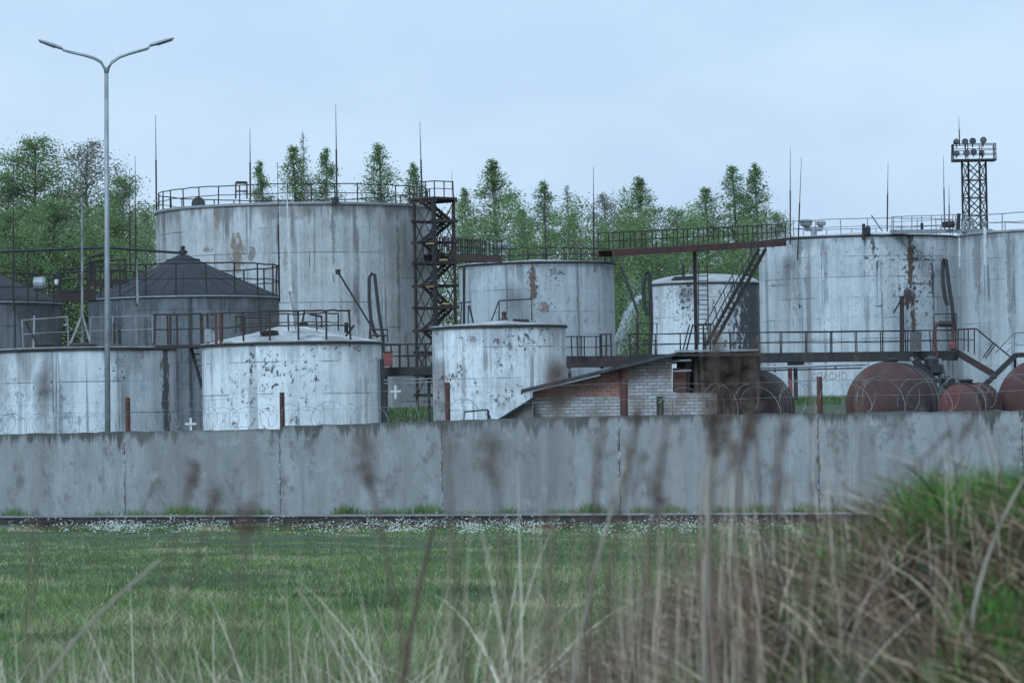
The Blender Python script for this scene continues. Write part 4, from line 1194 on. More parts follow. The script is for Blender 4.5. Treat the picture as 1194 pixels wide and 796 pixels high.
# ------------------------------------------------------------------ street lamp
YL = 150.0
b0 = at(124.5, 500, YL); SL = thing('street_lamp', 'tall slim grey lamp post with two curved arms behind the wall at left', 'street lamp', (b0.x, YL, 0))
ptop = at(124, 86, YL)
mb = MB(); mb.tube([(b0.x, YL, -.1), (lerp(b0.x, ptop.x, .5), YL, ptop.z / 2), ptop], .105, 12, .075); obj('pole', mb, M['grey_steel'], SL, True)
mb = MB(); mb.lathe((b0.x, YL, 0), [(.2, 0), (.2, .03), (.14, .05), (.13, .5), (.1, .55)], 12); obj('base', mb, M['grey_steel'], SL)
for pts, hd_, tip, dark in (([(124, 88), (122.5, 80), (118, 73), (111, 68.5), (100, 65), (78, 60)], (73, 57.5), (44.5, 47), 0), ([(124, 88), (126, 80), (131, 72.5), (139, 67), (150, 63), (172, 57)], (174, 54), (203, 45), 1)):
    mb = MB(); mb.tube([at(x, y, YL) for x, y in pts], .06, 8, .05); mb.tube([at(*pts[-1], YL), at(pts[-1][0] + (hd_[0] - pts[-1][0]) * 1.0, hd_[1] + 1, YL)], .045, 6)
    arm = obj('arm', mb, M['grey_steel'], SL, True)
    a, b_ = at(*hd_, YL), at(*tip, YL); d = b_ - a
    n_ = d.cross(Vector((0, 1, 0))).normalized()
    if n_.z < 0: n_ = -n_
    mb = MB(); o = len(mb.v)
    secs = [(0, .07, .045), (.08, .13, .07), (.35, .17, .085), (.7, .16, .07), (.95, .10, .045), (1, .04, .02)]
    for f, wy, hz in secs:
        c_ = a + d * f
        for j in range(10):
            an = 2 * math.pi * j / 10; mb.v.append(tuple(c_ + Vector((0, math.cos(an) * wy, 0)) + n_ * (math.sin(an) * hz * (1 if math.sin(an) > 0 else .6))))
    for i in range(len(secs) - 1):
        for j in range(10): mb.f.append((i * 10 + j, i * 10 + (j + 1) % 10, (i + 1) * 10 + (j + 1) % 10, (i + 1) * 10 + j))
    hl = obj('luminaire', mb, M['grey_steel'], SL, True)
    mb = MB(); mb.beam(a + d * .3 - n_ * .055, a + d * .92 - n_ * .045, .2, .03); obj('lens', mb, M['glass'], hl)

# ------------------------------------------------------------------ floodlight mast
YF = 345.0
c0 = at(1137, 260, YF); ct = at(1135.5, 188, YF)
FM = thing('floodlight_mast', 'lattice mast with eight round floodlights on a railed platform, far right', 'floodlight mast', (c0.x, YF, 5.4))
rr_ = 15.3 / FPX * YF
angs = [R_(a) for a in (18.7, 108.7, 198.7, 288.7)]


def fl(i, z):
    f = (z - 5.4) / (ct.z - 5.4)
    k = 1.0 + .03 * (1 - f)
    return Vector((c0.x + (ct.x - c0.x) * max(0, (z - c0.z) / (ct.z - c0.z)) + rr_ * k * math.cos(angs[i]), YF + rr_ * k * math.sin(angs[i]), z))


for i in range(4):
    mb = MB(); mb.tube([fl(i, 5.4), fl(i, c0.z), fl(i, ct.z)], .09, 5); obj('leg', mb, M['dark'], FM)
nb = 14
zs = np.linspace(ct.z - .1, 6, nb)
for i in range(4):
    j = (i + 1) % 4
    mb = MB()
    for a, b_ in zip(zs[:-1], zs[1:]):
        mb.tube([fl(i, a), fl(j, b_)], .045, 4); mb.tube([fl(j, a), fl(i, b_)], .045, 4); mb.tube([fl(i, b_), fl(j, b_)], .04, 4)
    obj('lattice', mb, M['dark'], FM)
pw = 25.2 / FPX * YF
mb = MB(); mb.box((ct.x, YF, ct.z + .06), pw * 2, 1.9, .14); obj('platform', mb, M['dark'], FM)
ring_ = [Vector((ct.x + sx_ * pw * .98, YF + sy_ * .93, ct.z + .13)) for sx_, sy_ in ((-1, -1), (1, -1), (1, 1), (-1, 1), (-1, -1))]
railing(FM, ring_, 1.2, 3, .035, M['dark'], 1.2)
for k, (x, y, r_, ax) in enumerate(((1115.5, 165, 3.4, (.5, -.7, .3)), (1125.3, 165.3, 3.8, (0, -1, -.1)), (1134.2, 164.6, 3.9, (.1, -1, -.1)), (1146.6, 163.5, 3.9, (0, -1, .15)), (1115.5, 179, 3.6, (-.2, -1, -.1)), (1127, 178.2, 3.8, (0, -1, -.1)), (1135.3, 177.4, 3.8, (.1, -1, -.1)), (1146, 178.6, 3.6, (.9, -.5, 0)))):
    p = at(x, y, YF - 1.05); r_ = r_ / FPX * YF
    mb = MB(); mb.lathe(p, [(r_ * .3, -.32), (r_ * .8, -.22), (r_, -.05), (r_, .05)], 18, Vector(ax).normalized()); o = obj('floodlight', mb, M['black'], FM)
    mb = MB(); mb.lathe(p + Vector(ax).normalized() * .052, [(r_ * .85, 0), (r_ * .8, .012)], 18, Vector(ax).normalized()); obj('lens', mb, M['glass'], o)
    mb = MB(); mb.tube([p, (p.x, p.y + .25, p.z - (.5 if k < 4 else .35))], .05, 5); obj('bracket', mb, M['dark'], o)
rod(FM, 1119, 170, 1118, 136, YF, .05)

# ------------------------------------------------------------------ water spray
mt, t, b = new_mat('water_spray')
tr = t.new('ShaderNodeBsdfTransparent'); df = t.new('ShaderNodeBsdfDiffuse'); df.inputs[0].default_value = (.8, .82, .85, 1)
tl = t.new('ShaderNodeBsdfTranslucent'); tl.inputs[0].default_value = (.8, .82, .85, 1)
ad = t.new('ShaderNodeMixShader'); ad.inputs[0].default_value = .5; t.l.new(df.outputs[0], ad.inputs[1]); t.l.new(tl.outputs[0], ad.inputs[2])
mx = t.new('ShaderNodeMixShader'); mx.inputs[0].default_value = .22
t.l.new(tr.outputs[0], mx.inputs[1]); t.l.new(ad.outputs[0], mx.inputs[2]); t.l.new(mx.outputs[0], t.n['Material Output'].inputs[0])
M['spray'] = mt
Yw = 300.0
Vs, Fs = [], []


def drop(p, r, st=1.0, dr=Vector((0, 0, 1))):
    o = len(Vs); dr = dr.normalized()
    s1 = dr.cross(Vector((0, 1, .1))).normalized() * r; s2 = Vector((0, 1, 0)) * r
    for q in (s1, s2, -s1, -s2): Vs.append(tuple(p + q))
    Vs.append(tuple(p + dr * r * st)); Vs.append(tuple(p - dr * r * st))
    for i in range(4): Fs.append((o + i, o + (i + 1) % 4, o + 4)); Fs.append((o + (i + 1) % 4, o + i, o + 5))


noz = (751, 338)
for i in range(700):
    f = random.random() ** .8
    x = 748 - 34 * f; y = 345 + 10 * f + 55 * f ** 2
    sp = .9 + 5.5 * f
    side = abs(random.gauss(0, sp * 1.2)) if random.random() < .75 else -abs(random.gauss(0, 1.2))
    p = at(x + side * .9, y + side * .35, Yw + random.uniform(-1, 1))
    drop(p, random.uniform(.015, .036), 5.5, Vector((-.5 + .2 * f, 0, -.3 - .9 * f)))
for i in range(800):
    f = random.random()
    p = at(743 + random.gauss(0, 7) - 16 * f * random.random(), 322 + 85 * f + random.gauss(0, 8), Yw + 1 + random.uniform(-1, 1))
    drop(p, random.uniform(.015, .035), 1.5)
spray = npmesh('water_spray', np.array(Vs), np.array(Fs), None, M['spray'])
tag(spray, 'fine white jet of water arching down left of the small domed tank', 'water spray', kind='stuff')

# ------------------------------------------------------------------ trees
def leaf_quads(P_, size, seed, flat=.6):
    r = np.random.default_rng(seed); n = len(P_)
    a = r.normal(size=(n, 3)); a /= np.linalg.norm(a, axis=1)[:, None]
    b2 = r.normal(size=(n, 3)); b2 -= a * (a * b2).sum(1)[:, None]; b2 /= np.linalg.norm(b2, axis=1)[:, None]
    s_ = size * r.uniform(.6, 1.35, (n, 1))
    q = np.stack([P_ - a * s_, P_ + b2 * s_ * flat, P_ + a * s_, P_ - b2 * s_ * flat], 1).reshape(-1, 3)
    f = np.arange(4 * n).reshape(n, 4)
    return q, f


def tree_data(seed, H, W, z0, nb_, nl, leaf, shape, droop, tang):
    """returns trunk MB and leaf arrays; a crown built of branches with leaf sprays"""
    r = np.random.default_rng(seed)
    mb = MB(); tx = np.cumsum(r.normal(0, .05, 9)) ; ty = np.cumsum(r.normal(0, .05, 9))
    tp = [(tx[i], ty[i], H * i / 8 * .98) for i in range(9)]
    mb.tube(tp, .20, 6, .04)
    pts = []; tints = []
    for k in range(nb_):
        f = (k + r.random()) / nb_
        z = z0 + (H - z0) * f ** .9
        rad = W * (shape(f)) * r.uniform(.55, 1.12)
        az = r.random() * 2 * math.pi
        bx = np.interp(z, [p[2] for p in tp], tx); by = np.interp(z, [p[2] for p in tp], ty)
        up = r.uniform(.35, .95) * rad
        mid = np.array([bx + math.cos(az) * rad * .55, by + math.sin(az) * rad * .55, z + up * .6])
        end = np.array([bx + math.cos(az) * rad, by + math.sin(az) * rad, z + up * (1 - droop)])
        mb.tube([(bx, by, z), tuple(mid), tuple(end)], .06 * (1 - f) + .022, 4, .012)
        n = int(nl / nb_ * (.45 + rad / W) * r.uniform(.5, 1.4))
        tt = r.random(n) ** .75 * .95 + .1
        base = np.where(tt[:, None] < .5, np.array([bx, by, z]) + (mid - np.array([bx, by, z])) * (tt[:, None] * 2), mid + (end - mid) * (tt[:, None] * 2 - 1))
        sg = .10 + .40 * rad / W * tang
        base = base + r.normal(size=(n, 3)) * np.array([sg, sg, sg * 1.15])
        pts.append(base)
        tints.append(np.clip(r.normal(.45, .13) + r.normal(0, .16, n), 0, 1))
    P_ = np.concatenate(pts); tn = np.concatenate(tints)
    q, f = leaf_quads(P_, leaf, seed)
    return mb, q, f, np.repeat(tn, 4)


cone = lambda f: max(.05, (1 - f) ** .75 * min(1, .45 + f * 3))
oval = lambda f: max(.12, math.sin(math.pi * min(1, .12 + f * .86)) ** .7)
column = lambda f: max(.06, (1 - f) ** .62 * min(1, .6 + f * 2))
VAR = {}
spec = {
    'cone1': (11, 22, 3.4, 3, 150, 19000, .068, cone, .5, 1.0, 'leaf', 'birch_bark'),
    'cone2': (12, 22, 3.0, 3, 150, 16000, .066, cone, .3, .8, 'leaf', 'birch_bark'),
    'col1': (13, 22, 2.6, 3, 150, 17000, .066, column, .2, .9, 'leaf', 'bark'),
    'oval1': (14, 20, 3.8, 3, 190, 26000, .072, oval, .3, 1.1, 'leaf', 'bark'),
    'oval2': (15, 20, 3.6, 3, 190, 17000, .065, oval, .5, 1.0, 'leaf_grey', 'birch_bark'),
    'bare': (16, 20, 2.6, 3, 140, 2600, .08, column, .1, .8, 'leaf_grey', 'birch_bark'),
    'pale1': (17, 20, 3.2, 3, 160, 16000, .066, column, .4, 1.0, 'leaf_pale', 'birch_bark'),
}
for k, (sd, H, W, z0, nb_, nl, lf, shp, dr, tg, lm, bm_) in spec.items():
    mb, q, f, tn = tree_data(sd, H, W, z0, nb_, nl, lf, shp, dr, tg)
    tm = bpy.data.meshes.new('trunk'); tm.from_pydata(mb.v, [], mb.f); tm.materials.append(M[bm_])
    co_ = npmesh('crown', q, f, tn, M[lm]); cm = co_.data; bpy.data.objects.remove(co_)
    VAR[k] = (tm, cm, H, W)


def tree(label, kind, px, py, Y, wpx, group='trees growing behind the tanks', nm='birch_tree'):
    p = at(px, py, Y); zb = tz(p.x, Y) - .1
    tm, cm, H, W = VAR[kind]
    T = thing(nm, label, 'tree', (p.x, Y, zb), group)
    sz = (p.z - zb) / H; sx_ = (wpx / FPX * Y) / (2 * W) * 2.0
    T.scale = (sx_, sx_, sz); T.rotation_euler.z = random.random() * 6.28
    for n_, me_ in (('trunk', tm), ('crown', cm)):
        o = bpy.data.objects.new(n_, me_); COL.objects.link(o); o.parent = T


trees = [
    ('broad deep green tree, tallest of the left clump beside the lamp post', 'oval1', 46, 167, 400, 88, 'leafy_tree'),
    ('grey-green thin-leaved tree directly left of the lamp post', 'oval2', 95, 171, 404, 78, 'leafy_tree'),
    ('leafy tree at the left edge of the photo behind the sloping black roof', 'oval1', 8, 205, 396, 70, 'leafy_tree'),
    ('round leafy tree just right of the lamp post', 'oval1', 144, 211, 398, 58, 'leafy_tree'),
    ('pale loose-leaved tree touching the left side of the tallest tank', 'pale1', 172, 248, 392, 50, 'leafy_tree'),
    ('low bushy tree below the deep green tree at left', 'oval1', 60, 238, 385, 80, 'leafy_tree'),
    ('low bushy tree below the lamp post arms', 'oval1', 120, 248, 386, 70, 'leafy_tree'),
    ('low bushy tree in the far left corner of the clump', 'oval1', 15, 250, 386, 70, 'leafy_tree'),
    ('short bushy birch over the left part of the tallest tank', 'cone1', 305, 190, 410, 58, 'birch_tree'),
    ('pointed birch over the middle of the tallest tank', 'col1', 340, 173, 412, 60, 'birch_tree'),
    ('bare thin tree between two birches over the tallest tank', 'bare', 354, 157, 420, 26, 'bare_tree'),
    ('narrow pointed birch beside the second lightning rod of the tallest tank', 'cone1', 382, 175, 412, 60, 'birch_tree'),
    ('ragged birch over the right part of the tallest tank', 'col1', 446, 170, 408, 58, 'birch_tree'),
    ('small birch just above the top of the stair tower', 'cone2', 482, 193, 406, 58, 'birch_tree'),
    ('birch next to the right side of the stair tower', 'cone1', 541, 221, 402, 56, 'birch_tree'),
    ('tall spire-shaped birch above the left half of the mid grey tank', 'cone1', 576, 188, 405, 96, 'birch_tree'),
    ('short leafy birch between the spire-shaped birch and the fir-like one', 'col1', 608, 246, 398, 46, 'birch_tree'),
    ('fir-like pointed birch above the middle of the mid grey tank', 'cone2', 632, 214, 403, 62, 'birch_tree'),
    ('grey bare-topped tree right of the fir-like birch', 'bare', 660, 218, 410, 44, 'bare_tree'),
    ('pale green tree below the grey bare-topped tree', 'pale1', 670, 250, 396, 54, 'leafy_tree'),
    ('thin grey tree left of the long overhead gangway', 'oval2', 706, 230, 400, 52, 'leafy_tree'),
    ('pale spreading birch above the left end of the overhead gangway', 'cone1', 746, 208, 404, 88, 'birch_tree'),
    ('low leafy tree under the spreading birch above the gangway', 'pale1', 728, 258, 394, 54, 'leafy_tree'),
    ('small round tree between the spreading birch and the gangway post', 'oval1', 785, 248, 396, 54, 'leafy_tree'),
    ('dense green birch above the gangway post', 'col1', 820, 221, 400, 60, 'birch_tree'),
    ('slender birch, left of the tall pair beside the large pale tank', 'col1', 855, 196, 404, 56, 'birch_tree'),
    ('slender birch, right of the tall pair beside the large pale tank', 'cone2', 881, 193, 404, 66, 'birch_tree'),
    ('low shrubby tree where the overhead gangway meets the large pale tank', 'oval1', 905, 252, 396, 36, 'leafy_tree'),
]
for a in trees: tree(a[0], a[1], a[2], a[3], a[4], a[5], nm=a[6])

# undergrowth filling the foot of the wood
pts = []
for (x0, x1, ytop, n, Y) in ((-60, 185, 265, 40000, 380), (500, 545, 262, 8000, 384), (540, 765, 252, 56000, 386), (700, 900, 268, 58000, 384), (690, 900, 330, 16000, 372), (185, 500, 300, 4000, 384)):
    px = rng.uniform(x0, x1, n)
    lump = 18 * np.sin(px * .09 + 1) + 13 * np.sin(px * .23) + 6 * np.sin(px * .51 + 2)
    f = rng.random(n) ** 1.15
    YY = Y + rng.uniform(-6, 6, n)
    ztop = EYE.z + (530 - (px - CX) * .0175 - (ytop + lump)) / FPX * YY
    zb = terr(px * 0, YY)
    z = ztop - (ztop - zb) * f + rng.normal(0, .35, n)
    pts.append(np.stack([(px - CX) / FPX * YY, YY, z], 1))
P_ = np.concatenate(pts)
# clumping: pull leaves towards random spray centres
cc = P_[rng.integers(0, len(P_), 5200)]
idx = rng.integers(0, len(cc), len(P_))
P_ = cc[idx] + rng.normal(size=P_.shape) * np.array([.42, .42, .34])
q, f = leaf_quads(P_, .10, 5)
tn = np.clip(rng.normal(.42, .14, len(cc))[idx] + rng.normal(0, .14, len(P_)), 0, 1)
ug = npmesh('undergrowth', q, f, np.repeat(tn, 4), M['leaf'])
tag(ug, 'dense green undergrowth at the foot of the trees behind the tanks', 'undergrowth', kind='stuff')


# ------------------------------------------------------------------ grass
def blades(name, root, h, wid, lean, ldir, tint, material, curl=.25, levels=3, face=None):
    n = len(root)
    tq = np.linspace(0, 1, levels + 1)
    d = np.stack([np.cos(ldir), np.sin(ldir), np.zeros(n)], 1)
    an = rng.uniform(0, math.pi, n) if face is None else face
    wv = np.stack([np.cos(an), np.sin(an), np.zeros(n)], 1) * (wid / 2)[:, None]
    rows = []
    for i, tv in enumerate(tq):
        c_ = root + d * (lean * h * tv ** 1.6)[:, None]
        c_[:, 2] += h * (tv - curl * lean * tv ** 2.4)
        wf = (1 - tv) ** .6
        if i == levels: rows.append(c_[:, None, :])
        else: rows.append(np.stack([c_ - wv * wf, c_ + wv * wf], 1))
    V = np.concatenate(rows, 1); k = V.shape[1]
    V = V.reshape(-1, 3)
    base = np.arange(n)[:, None] * k
    fs = []
    for i in range(levels - 1):
        a = 2 * i
        fs += [base + np.array([[a, a + 1, a + 3]]), base + np.array([[a, a + 3, a + 2]])]
    a = 2 * (levels - 1)
    fs.append(base + np.array([[a, a + 1, a + 2]]))
    return npmesh(name, V, np.concatenate(fs), np.repeat(tint, k), material)


def field_pts(n, y0, y1, power=1.0, marg=1.18):
    Y = y0 + (y1 - y0) * rng.random(n) ** power
    x = rng.uniform(-1, 1, n) * (.1194 * Y * marg + 1.0)
    return x, Y


N = 560000
x, Y = field_pts(N, 29, 124, 1.25, 1.38)
u = x / Y
yr = 110.3 / (1 + DEN * u) - .55
keep = Y < yr
x, Y = x[keep], Y[keep]
patch2 = np.sin(x * .9 + 2 + .6 * np.sin(Y * .4)) * np.sin(Y * .55 + x * .4) + .5 * np.sin(x * 2.7 + Y * .8)
patch = .5 + .28 * np.sin(x * .55 + Y * .21) + .22 * np.sin(x * 1.7 - Y * .5 + 1) + .2 * np.sin(Y * .9 + x * .3)
n = len(x)
h = rng.uniform(.035, .10, n) * (.7 + .9 * np.clip(patch, 0, 1.2)) * np.where(rng.random(n) < .06, 1.7, 1)
dead = rng.random(n) < np.clip(.09 + .55 * ss(.45, 1.1, patch2), 0, 1)
tint = np.clip(rng.normal(.42, .16, n) + .22 * (patch - .5) + np.where(dead, .42, 0), 0, 1)
cy0 = 29 + 75 * rng.random(420) ** 1.2; cx0 = rng.uniform(-1, 1, 420) * .14 * cy0; ck = rng.normal(0, .22, 420); cr0 = rng.uniform(.12, .45, 420)
for a in range(0, n, 20000):
    dd = np.sqrt((x[a:a + 20000, None] - cx0) ** 2 + (Y[a:a + 20000, None] - cy0) ** 2) / cr0
    j = dd.argmin(1); near = dd[np.arange(len(j)), j] < 1
    h[a:a + 20000] *= np.where(near, 1.9, 1); tint[a:a + 20000] = np.clip(tint[a:a + 20000] + np.where(near, ck[j], 0), 0, 1)
h *= 1 - .5 * ss(70, 100, Y)
root = np.stack([x, Y, terr(x, Y) - .01], 1)
g = blades('grass', root, h, rng.uniform(.006, .013, n) * (Y / 60) ** .6, rng.uniform(.2, 1.3, n), rng.uniform(0, 6.28, n), tint, M['grass'])
tag(g, 'short green grass covering the field before the railway', 'grass', kind='stuff')

# weeds and grass along the track and at the wall foot
def along(n, off_a, off_b, dens=None, p0=-80, p1=1280):
    px = rng.uniform(p0, p1, n)
    if dens is not None:
        px = px[rng.random(n) < dens(px)]
    off = rng.uniform(off_a, off_b, len(px))
    uu = (px - CX) / FPX; Y_ = (113.34 - off) / (1 + DEN * uu)
    return px, np.stack([uu * Y_, Y_, terr(uu * Y_, Y_)], 1)


clump = lambda px: np.clip(.25 + .55 * np.sin(px * .047 + 1.2) * np.sin(px * .021) + .4 * np.sin(px * .011 + 2.2) ** 2 + .25 * np.sin(px * .13), .03, 1)
px, root = along(26000, .35, 1.1, clump)
n = len(px)
g = blades('wall_foot_grass', root, rng.uniform(.12, .5, n) * (.5 + .7 * clump(px)), rng.uniform(.012, .022, n), rng.uniform(.1, .6, n), rng.uniform(0, 6.28, n), np.clip(rng.normal(.38, .14, n), 0, 1), M['grass'])
tag(g, 'tufts of dark green grass growing at the foot of the concrete wall', 'grass', kind='stuff')
px, root = along(30000, 4.2, 9.5)
n = len(px)
brown = (np.sin(px * .031 + .4) + .6 * np.sin(px * .083)) > .75
tint = np.clip(rng.normal(.4, .15, n) + np.where(brown & (rng.random(n) < .75), .55, 0), 0, 1)
g = blades('track_side_weeds', root, rng.uniform(.04, .13, n), rng.uniform(.010, .02, n), rng.uniform(.2, 1, n), rng.uniform(0, 6.28, n), tint, M['grass'])
tag(g, 'patchy green and withered weeds beside the near rail', 'weeds', kind='stuff')
brp = np.array([[290, 40], [370, 45], [500, 28], [445, 30], [60, 30], [640, 25]])
px = np.concatenate([rng.normal(c_, s_ * .6, 900) for c_, s_ in brp]); off = rng.uniform(5.2, 8.6, len(px)); uu = (px - CX) / FPX; Y_ = (113.34 - off) / (1 + DEN * uu)
root = np.stack([uu * Y_, Y_, terr(uu * Y_, Y_)], 1); n = len(px)
g = blades('withered_grass', root, rng.uniform(.06, .2, n), rng.uniform(.012, .022, n), rng.uniform(.4, 1.2, n), rng.uniform(0, 6.28, n), np.clip(rng.normal(.3, .2, n), 0, 1), M['thatch'])
tag(g, 'withered brown grass patches near the track', 'dry grass', kind='stuff')

n = 44000
Y = np.concatenate([rng.uniform(214, 246, n // 2), rng.uniform(258, 318, n // 2)])
x = (np.concatenate([rng.uniform(170, 520, n // 2), rng.uniform(880, 1194, n // 2)]) - CX) / FPX * Y
g = blades('embankment_grass', np.stack([x, Y, terr(x, Y)], 1), rng.uniform(.12, .45, n), rng.uniform(.03, .06, n), rng.uniform(.1, .8, n), rng.uniform(0, 6.28, n), np.clip(rng.normal(.16, .2, n), 0, 1), M['grass'])
tag(g, 'yellowish green grass on the slope around the tank feet', 'grass', kind='stuff')

# small white flowers
fd = lambda px: (.35 + .65 * (np.sin(px * .21) * np.sin(px * .093 + 1) > -.1)) * np.clip(.03 + .9 * np.exp(-((px - 120) / 85) ** 2) + .25 * np.exp(-((px - 230) / 60) ** 2) + .9 * np.exp(-((px - 560) / 60) ** 2) + .45 * np.exp(-((px - 430) / 90) ** 2) + .5 * np.exp(-((px - 700) / 80) ** 2) + .35 * np.exp(-((px - 830) / 90) ** 2), 0, 1) * (px < 985)
pc, rc = along(4200, 3.9, 17.0, fd)
rc = rc[rng.random(len(rc)) < np.exp(-((113.34 - rc[:, 1] * (1 + DEN * rc[:, 0] / rc[:, 1])) - 3.9) / 5.5)]
pc2, rc2 = along(260, 10, 14, lambda p: fd(p) * .6)
rc = np.concatenate([rc, rc2])[rng.permutation(len(rc) + len(rc2))]
rc = rc[:420]
w_ = rng.exponential(1, len(rc)); k_ = rng.choice(len(rc), 3000, p=w_ / w_.sum())
r1 = rc[k_] + rng.normal(size=(3000, 3)) * np.array([.16, .28, 0])
uu = r1[:, 0] / r1[:, 1]; r1[:, 1] = np.minimum(r1[:, 1], (113.34 - 3.5) / (1 + DEN * uu)); r1[:, 2] = terr(r1[:, 0], r1[:, 1])
root = r1; n = len(root)
hz = .05 + .22 * rng.random(n) ** 1.6
ctr = root.copy(); ctr[:, 2] += hz
cl = ctr[rng.integers(0, n, n)] + rng.normal(size=(n, 3)) * np.array([.08, .08, .03])
mixm = rng.random(n) < .3
ctr[mixm] = cl[mixm]; ctr[:, 2] = np.maximum(ctr[:, 2], root[:, 2] + .03)
rad = rng.uniform(.009, .021, n)
ring5 = [(math.cos(2 * math.pi * j / 6), math.sin(2 * math.pi * j / 6)) for j in range(6)]
tl_ = rng.normal(0, .5, (n, 2))
Vf = []
for (a, b2) in ring5:
    Vf.append(ctr + np.stack([a * rad, b2 * rad * .8, b2 * rad * .6 + tl_[:, 0] * rad * a * .5], 1))
V = np.stack(Vf, 1).reshape(-1, 3)
F = np.arange(n * 6).reshape(n, 6)
fl_ = npmesh('white_flowers', V, F, np.repeat(rng.random(n), 6), M['flower'])
tag(fl_, 'scattered tiny white blossoms beside the railway track', 'flowers', kind='stuff')

# ------------------------------------------------------------------ foreground bank: thatch, green tufts, straw
def near_pts(n, y0, y1, xa, xb):
    Y = rng.uniform(y0, y1, n)
    return rng.uniform(xa, xb, n), Y


def bank(n, dens):
    x, Y = near_pts(n, 8.5, 25, -1.0, 3.6)
    keep = (rng.random(len(x)) < dens(x, Y)) & (np.abs(x) < .1194 * Y * 1.35 + .3)
    return x[keep], Y[keep]


# dead grass lies in swirled clumps, each clump with its own lean and tone
x, Y = bank(46000, lambda x, Y: ss(-.9, .5, x))
n = len(x)
cx_ = rng.uniform(-1.2, 3.8, 700); cy_ = rng.uniform(8, 25.5, 700); ca = rng.normal(-2.2, 1.1, 700); ct_ = rng.normal(.40, .20, 700)
own = np.empty(n, int)
for a in range(0, n, 4000):
    dd = (x[a:a + 4000, None] - cx_) ** 2 + ((Y[a:a + 4000, None] - cy_) * .55) ** 2
    own[a:a + 4000] = dd.argmin(1)
root = np.stack([x, Y, terr(x, Y) - .015], 1)
g = blades('dead_thatch', root, rng.uniform(.10, .27, n), rng.uniform(.004, .010, n), rng.uniform(.6, 2.2, n), ca[own] + rng.normal(0, .35, n), np.clip(ct_[own] + rng.normal(0, .16, n), 0, 1), M['thatch'], curl=.36, levels=4)
tag(g, 'matted dead brown grass on the earth bank at right', 'dry grass', kind='stuff')
gm = lambda x, Y: np.sin(x * 3.2 + 1.3) * np.sin(Y * 1.3 + x) + .7 * np.sin(x * 1.9 - Y * .9) + .5 * np.sin(x * 7 + Y)
x, Y = bank(52000, lambda x, Y: ss(.30, 1.1, gm(x, Y)) * (ss(-.6, .9, x) * .7 + .3) + .02)
n = len(x)
root = np.stack([x, Y, terr(x, Y) - .01], 1)
g = blades('bank_grass', root, rng.uniform(.06, .18, n), rng.uniform(.004, .009, n), rng.uniform(.1, .9, n), rng.uniform(0, 6.28, n), np.clip(rng.normal(.40, .22, n), 0, 1), M['mound_green'])
tag(g, 'fresh green tufts sprouting through the dead grass of the bank', 'grass', kind='stuff')
# tall green tufts on the crest
tuf = [(1072, 560, 15.6, 520, .34), (1092, 565, 16.2, 260, .2), (1180, 560, 16.0, 900, .28), (1135, 572, 16.2, 900, .20), (1108, 570, 16.4, 700, .22), (1040, 590, 16.3, 350, .2), (990, 610, 16.3, 300, .2), (955, 640, 16, 300, .22), (1005, 600, 16.4, 140, .16), (925, 680, 15, 260, .2), (1150, 700, 13.2, 320, .2), (1180, 690, 12.8, 250, .2), (880, 760, 13, 260, .2), (1010, 780, 12, 200, .2), (1120, 780, 11.5, 400, .2), (1190, 770, 11, 400, .2), (1090, 730, 12.5, 300, .16), (960, 740, 13, 300, .2), (800, 740, 14, 250, .2), (700, 780, 14, 200, .2)]
rs, hs = [], []
for (px, py, Yc, n, hh) in tuf:
    xx = (px - CX) / FPX * Yc + rng.normal(0, .055, n); YY = Yc + rng.normal(0, .35, n)
    rs.append(np.stack([xx, YY, terr(xx, YY) - .01], 1)); hs.append(rng.uniform(.4, 1, n) * hh * 1.1)
root = np.concatenate(rs); h = np.concatenate(hs); n = len(h)
g = blades('tall_green_tufts', root, h, rng.uniform(.006, .012, n), rng.uniform(.05, .7, n), rng.uniform(0, 6.28, n), np.clip(rng.normal(.62, .18, n), 0, 1), M['mound_green'])
tag(g, 'bright green grass tufts on the crest of the bank', 'grass', kind='stuff')

n = 3000
Y = rng.uniform(9, 18, n); px = 640 + 620 * rng.random(n) ** .7
x = (px - CX) / FPX * Y
kx = rng.integers(0, 60, n); kd = rng.normal(-2.4, 1.2, 60); kt = np.clip(rng.normal(.5, .25, 60), 0, 1)
g = blades('tangled_strands', np.stack([x, Y, terr(x, Y) + .01], 1), rng.uniform(.18, .46, n), rng.uniform(.007, .013, n), rng.uniform(.9, 2.0, n), kd[kx] + rng.normal(0, .5, n), np.clip(kt[kx] + .12 + rng.normal(0, .22, n), 0, 1), M['thatch'], curl=.33, levels=6)
tag(g, 'long tangled withered strands draped over the earth bank', 'dry grass', kind='stuff')

# standing dry straw, thick in the middle and right, thin at the left
def straw(n, y0, y1, pa, pb, hmin, hmax, lean, tmu, wid, dirmu=None):
    Y = rng.uniform(y0, y1, n); px = rng.uniform(pa, pb, n)
    x = (px - CX) / FPX * Y
    root = np.stack([x, Y, terr(x, Y) - .02], 1)
    ld = rng.uniform(0, 6.28, n) if dirmu is None else rng.normal(dirmu, .8, n)
    return root, rng.uniform(hmin, hmax, n), rng.uniform(.7, 1.3, n) * wid, np.abs(rng.normal(0, lean, n)), ld, np.clip(rng.normal(tmu, .30, n), 0, 1)


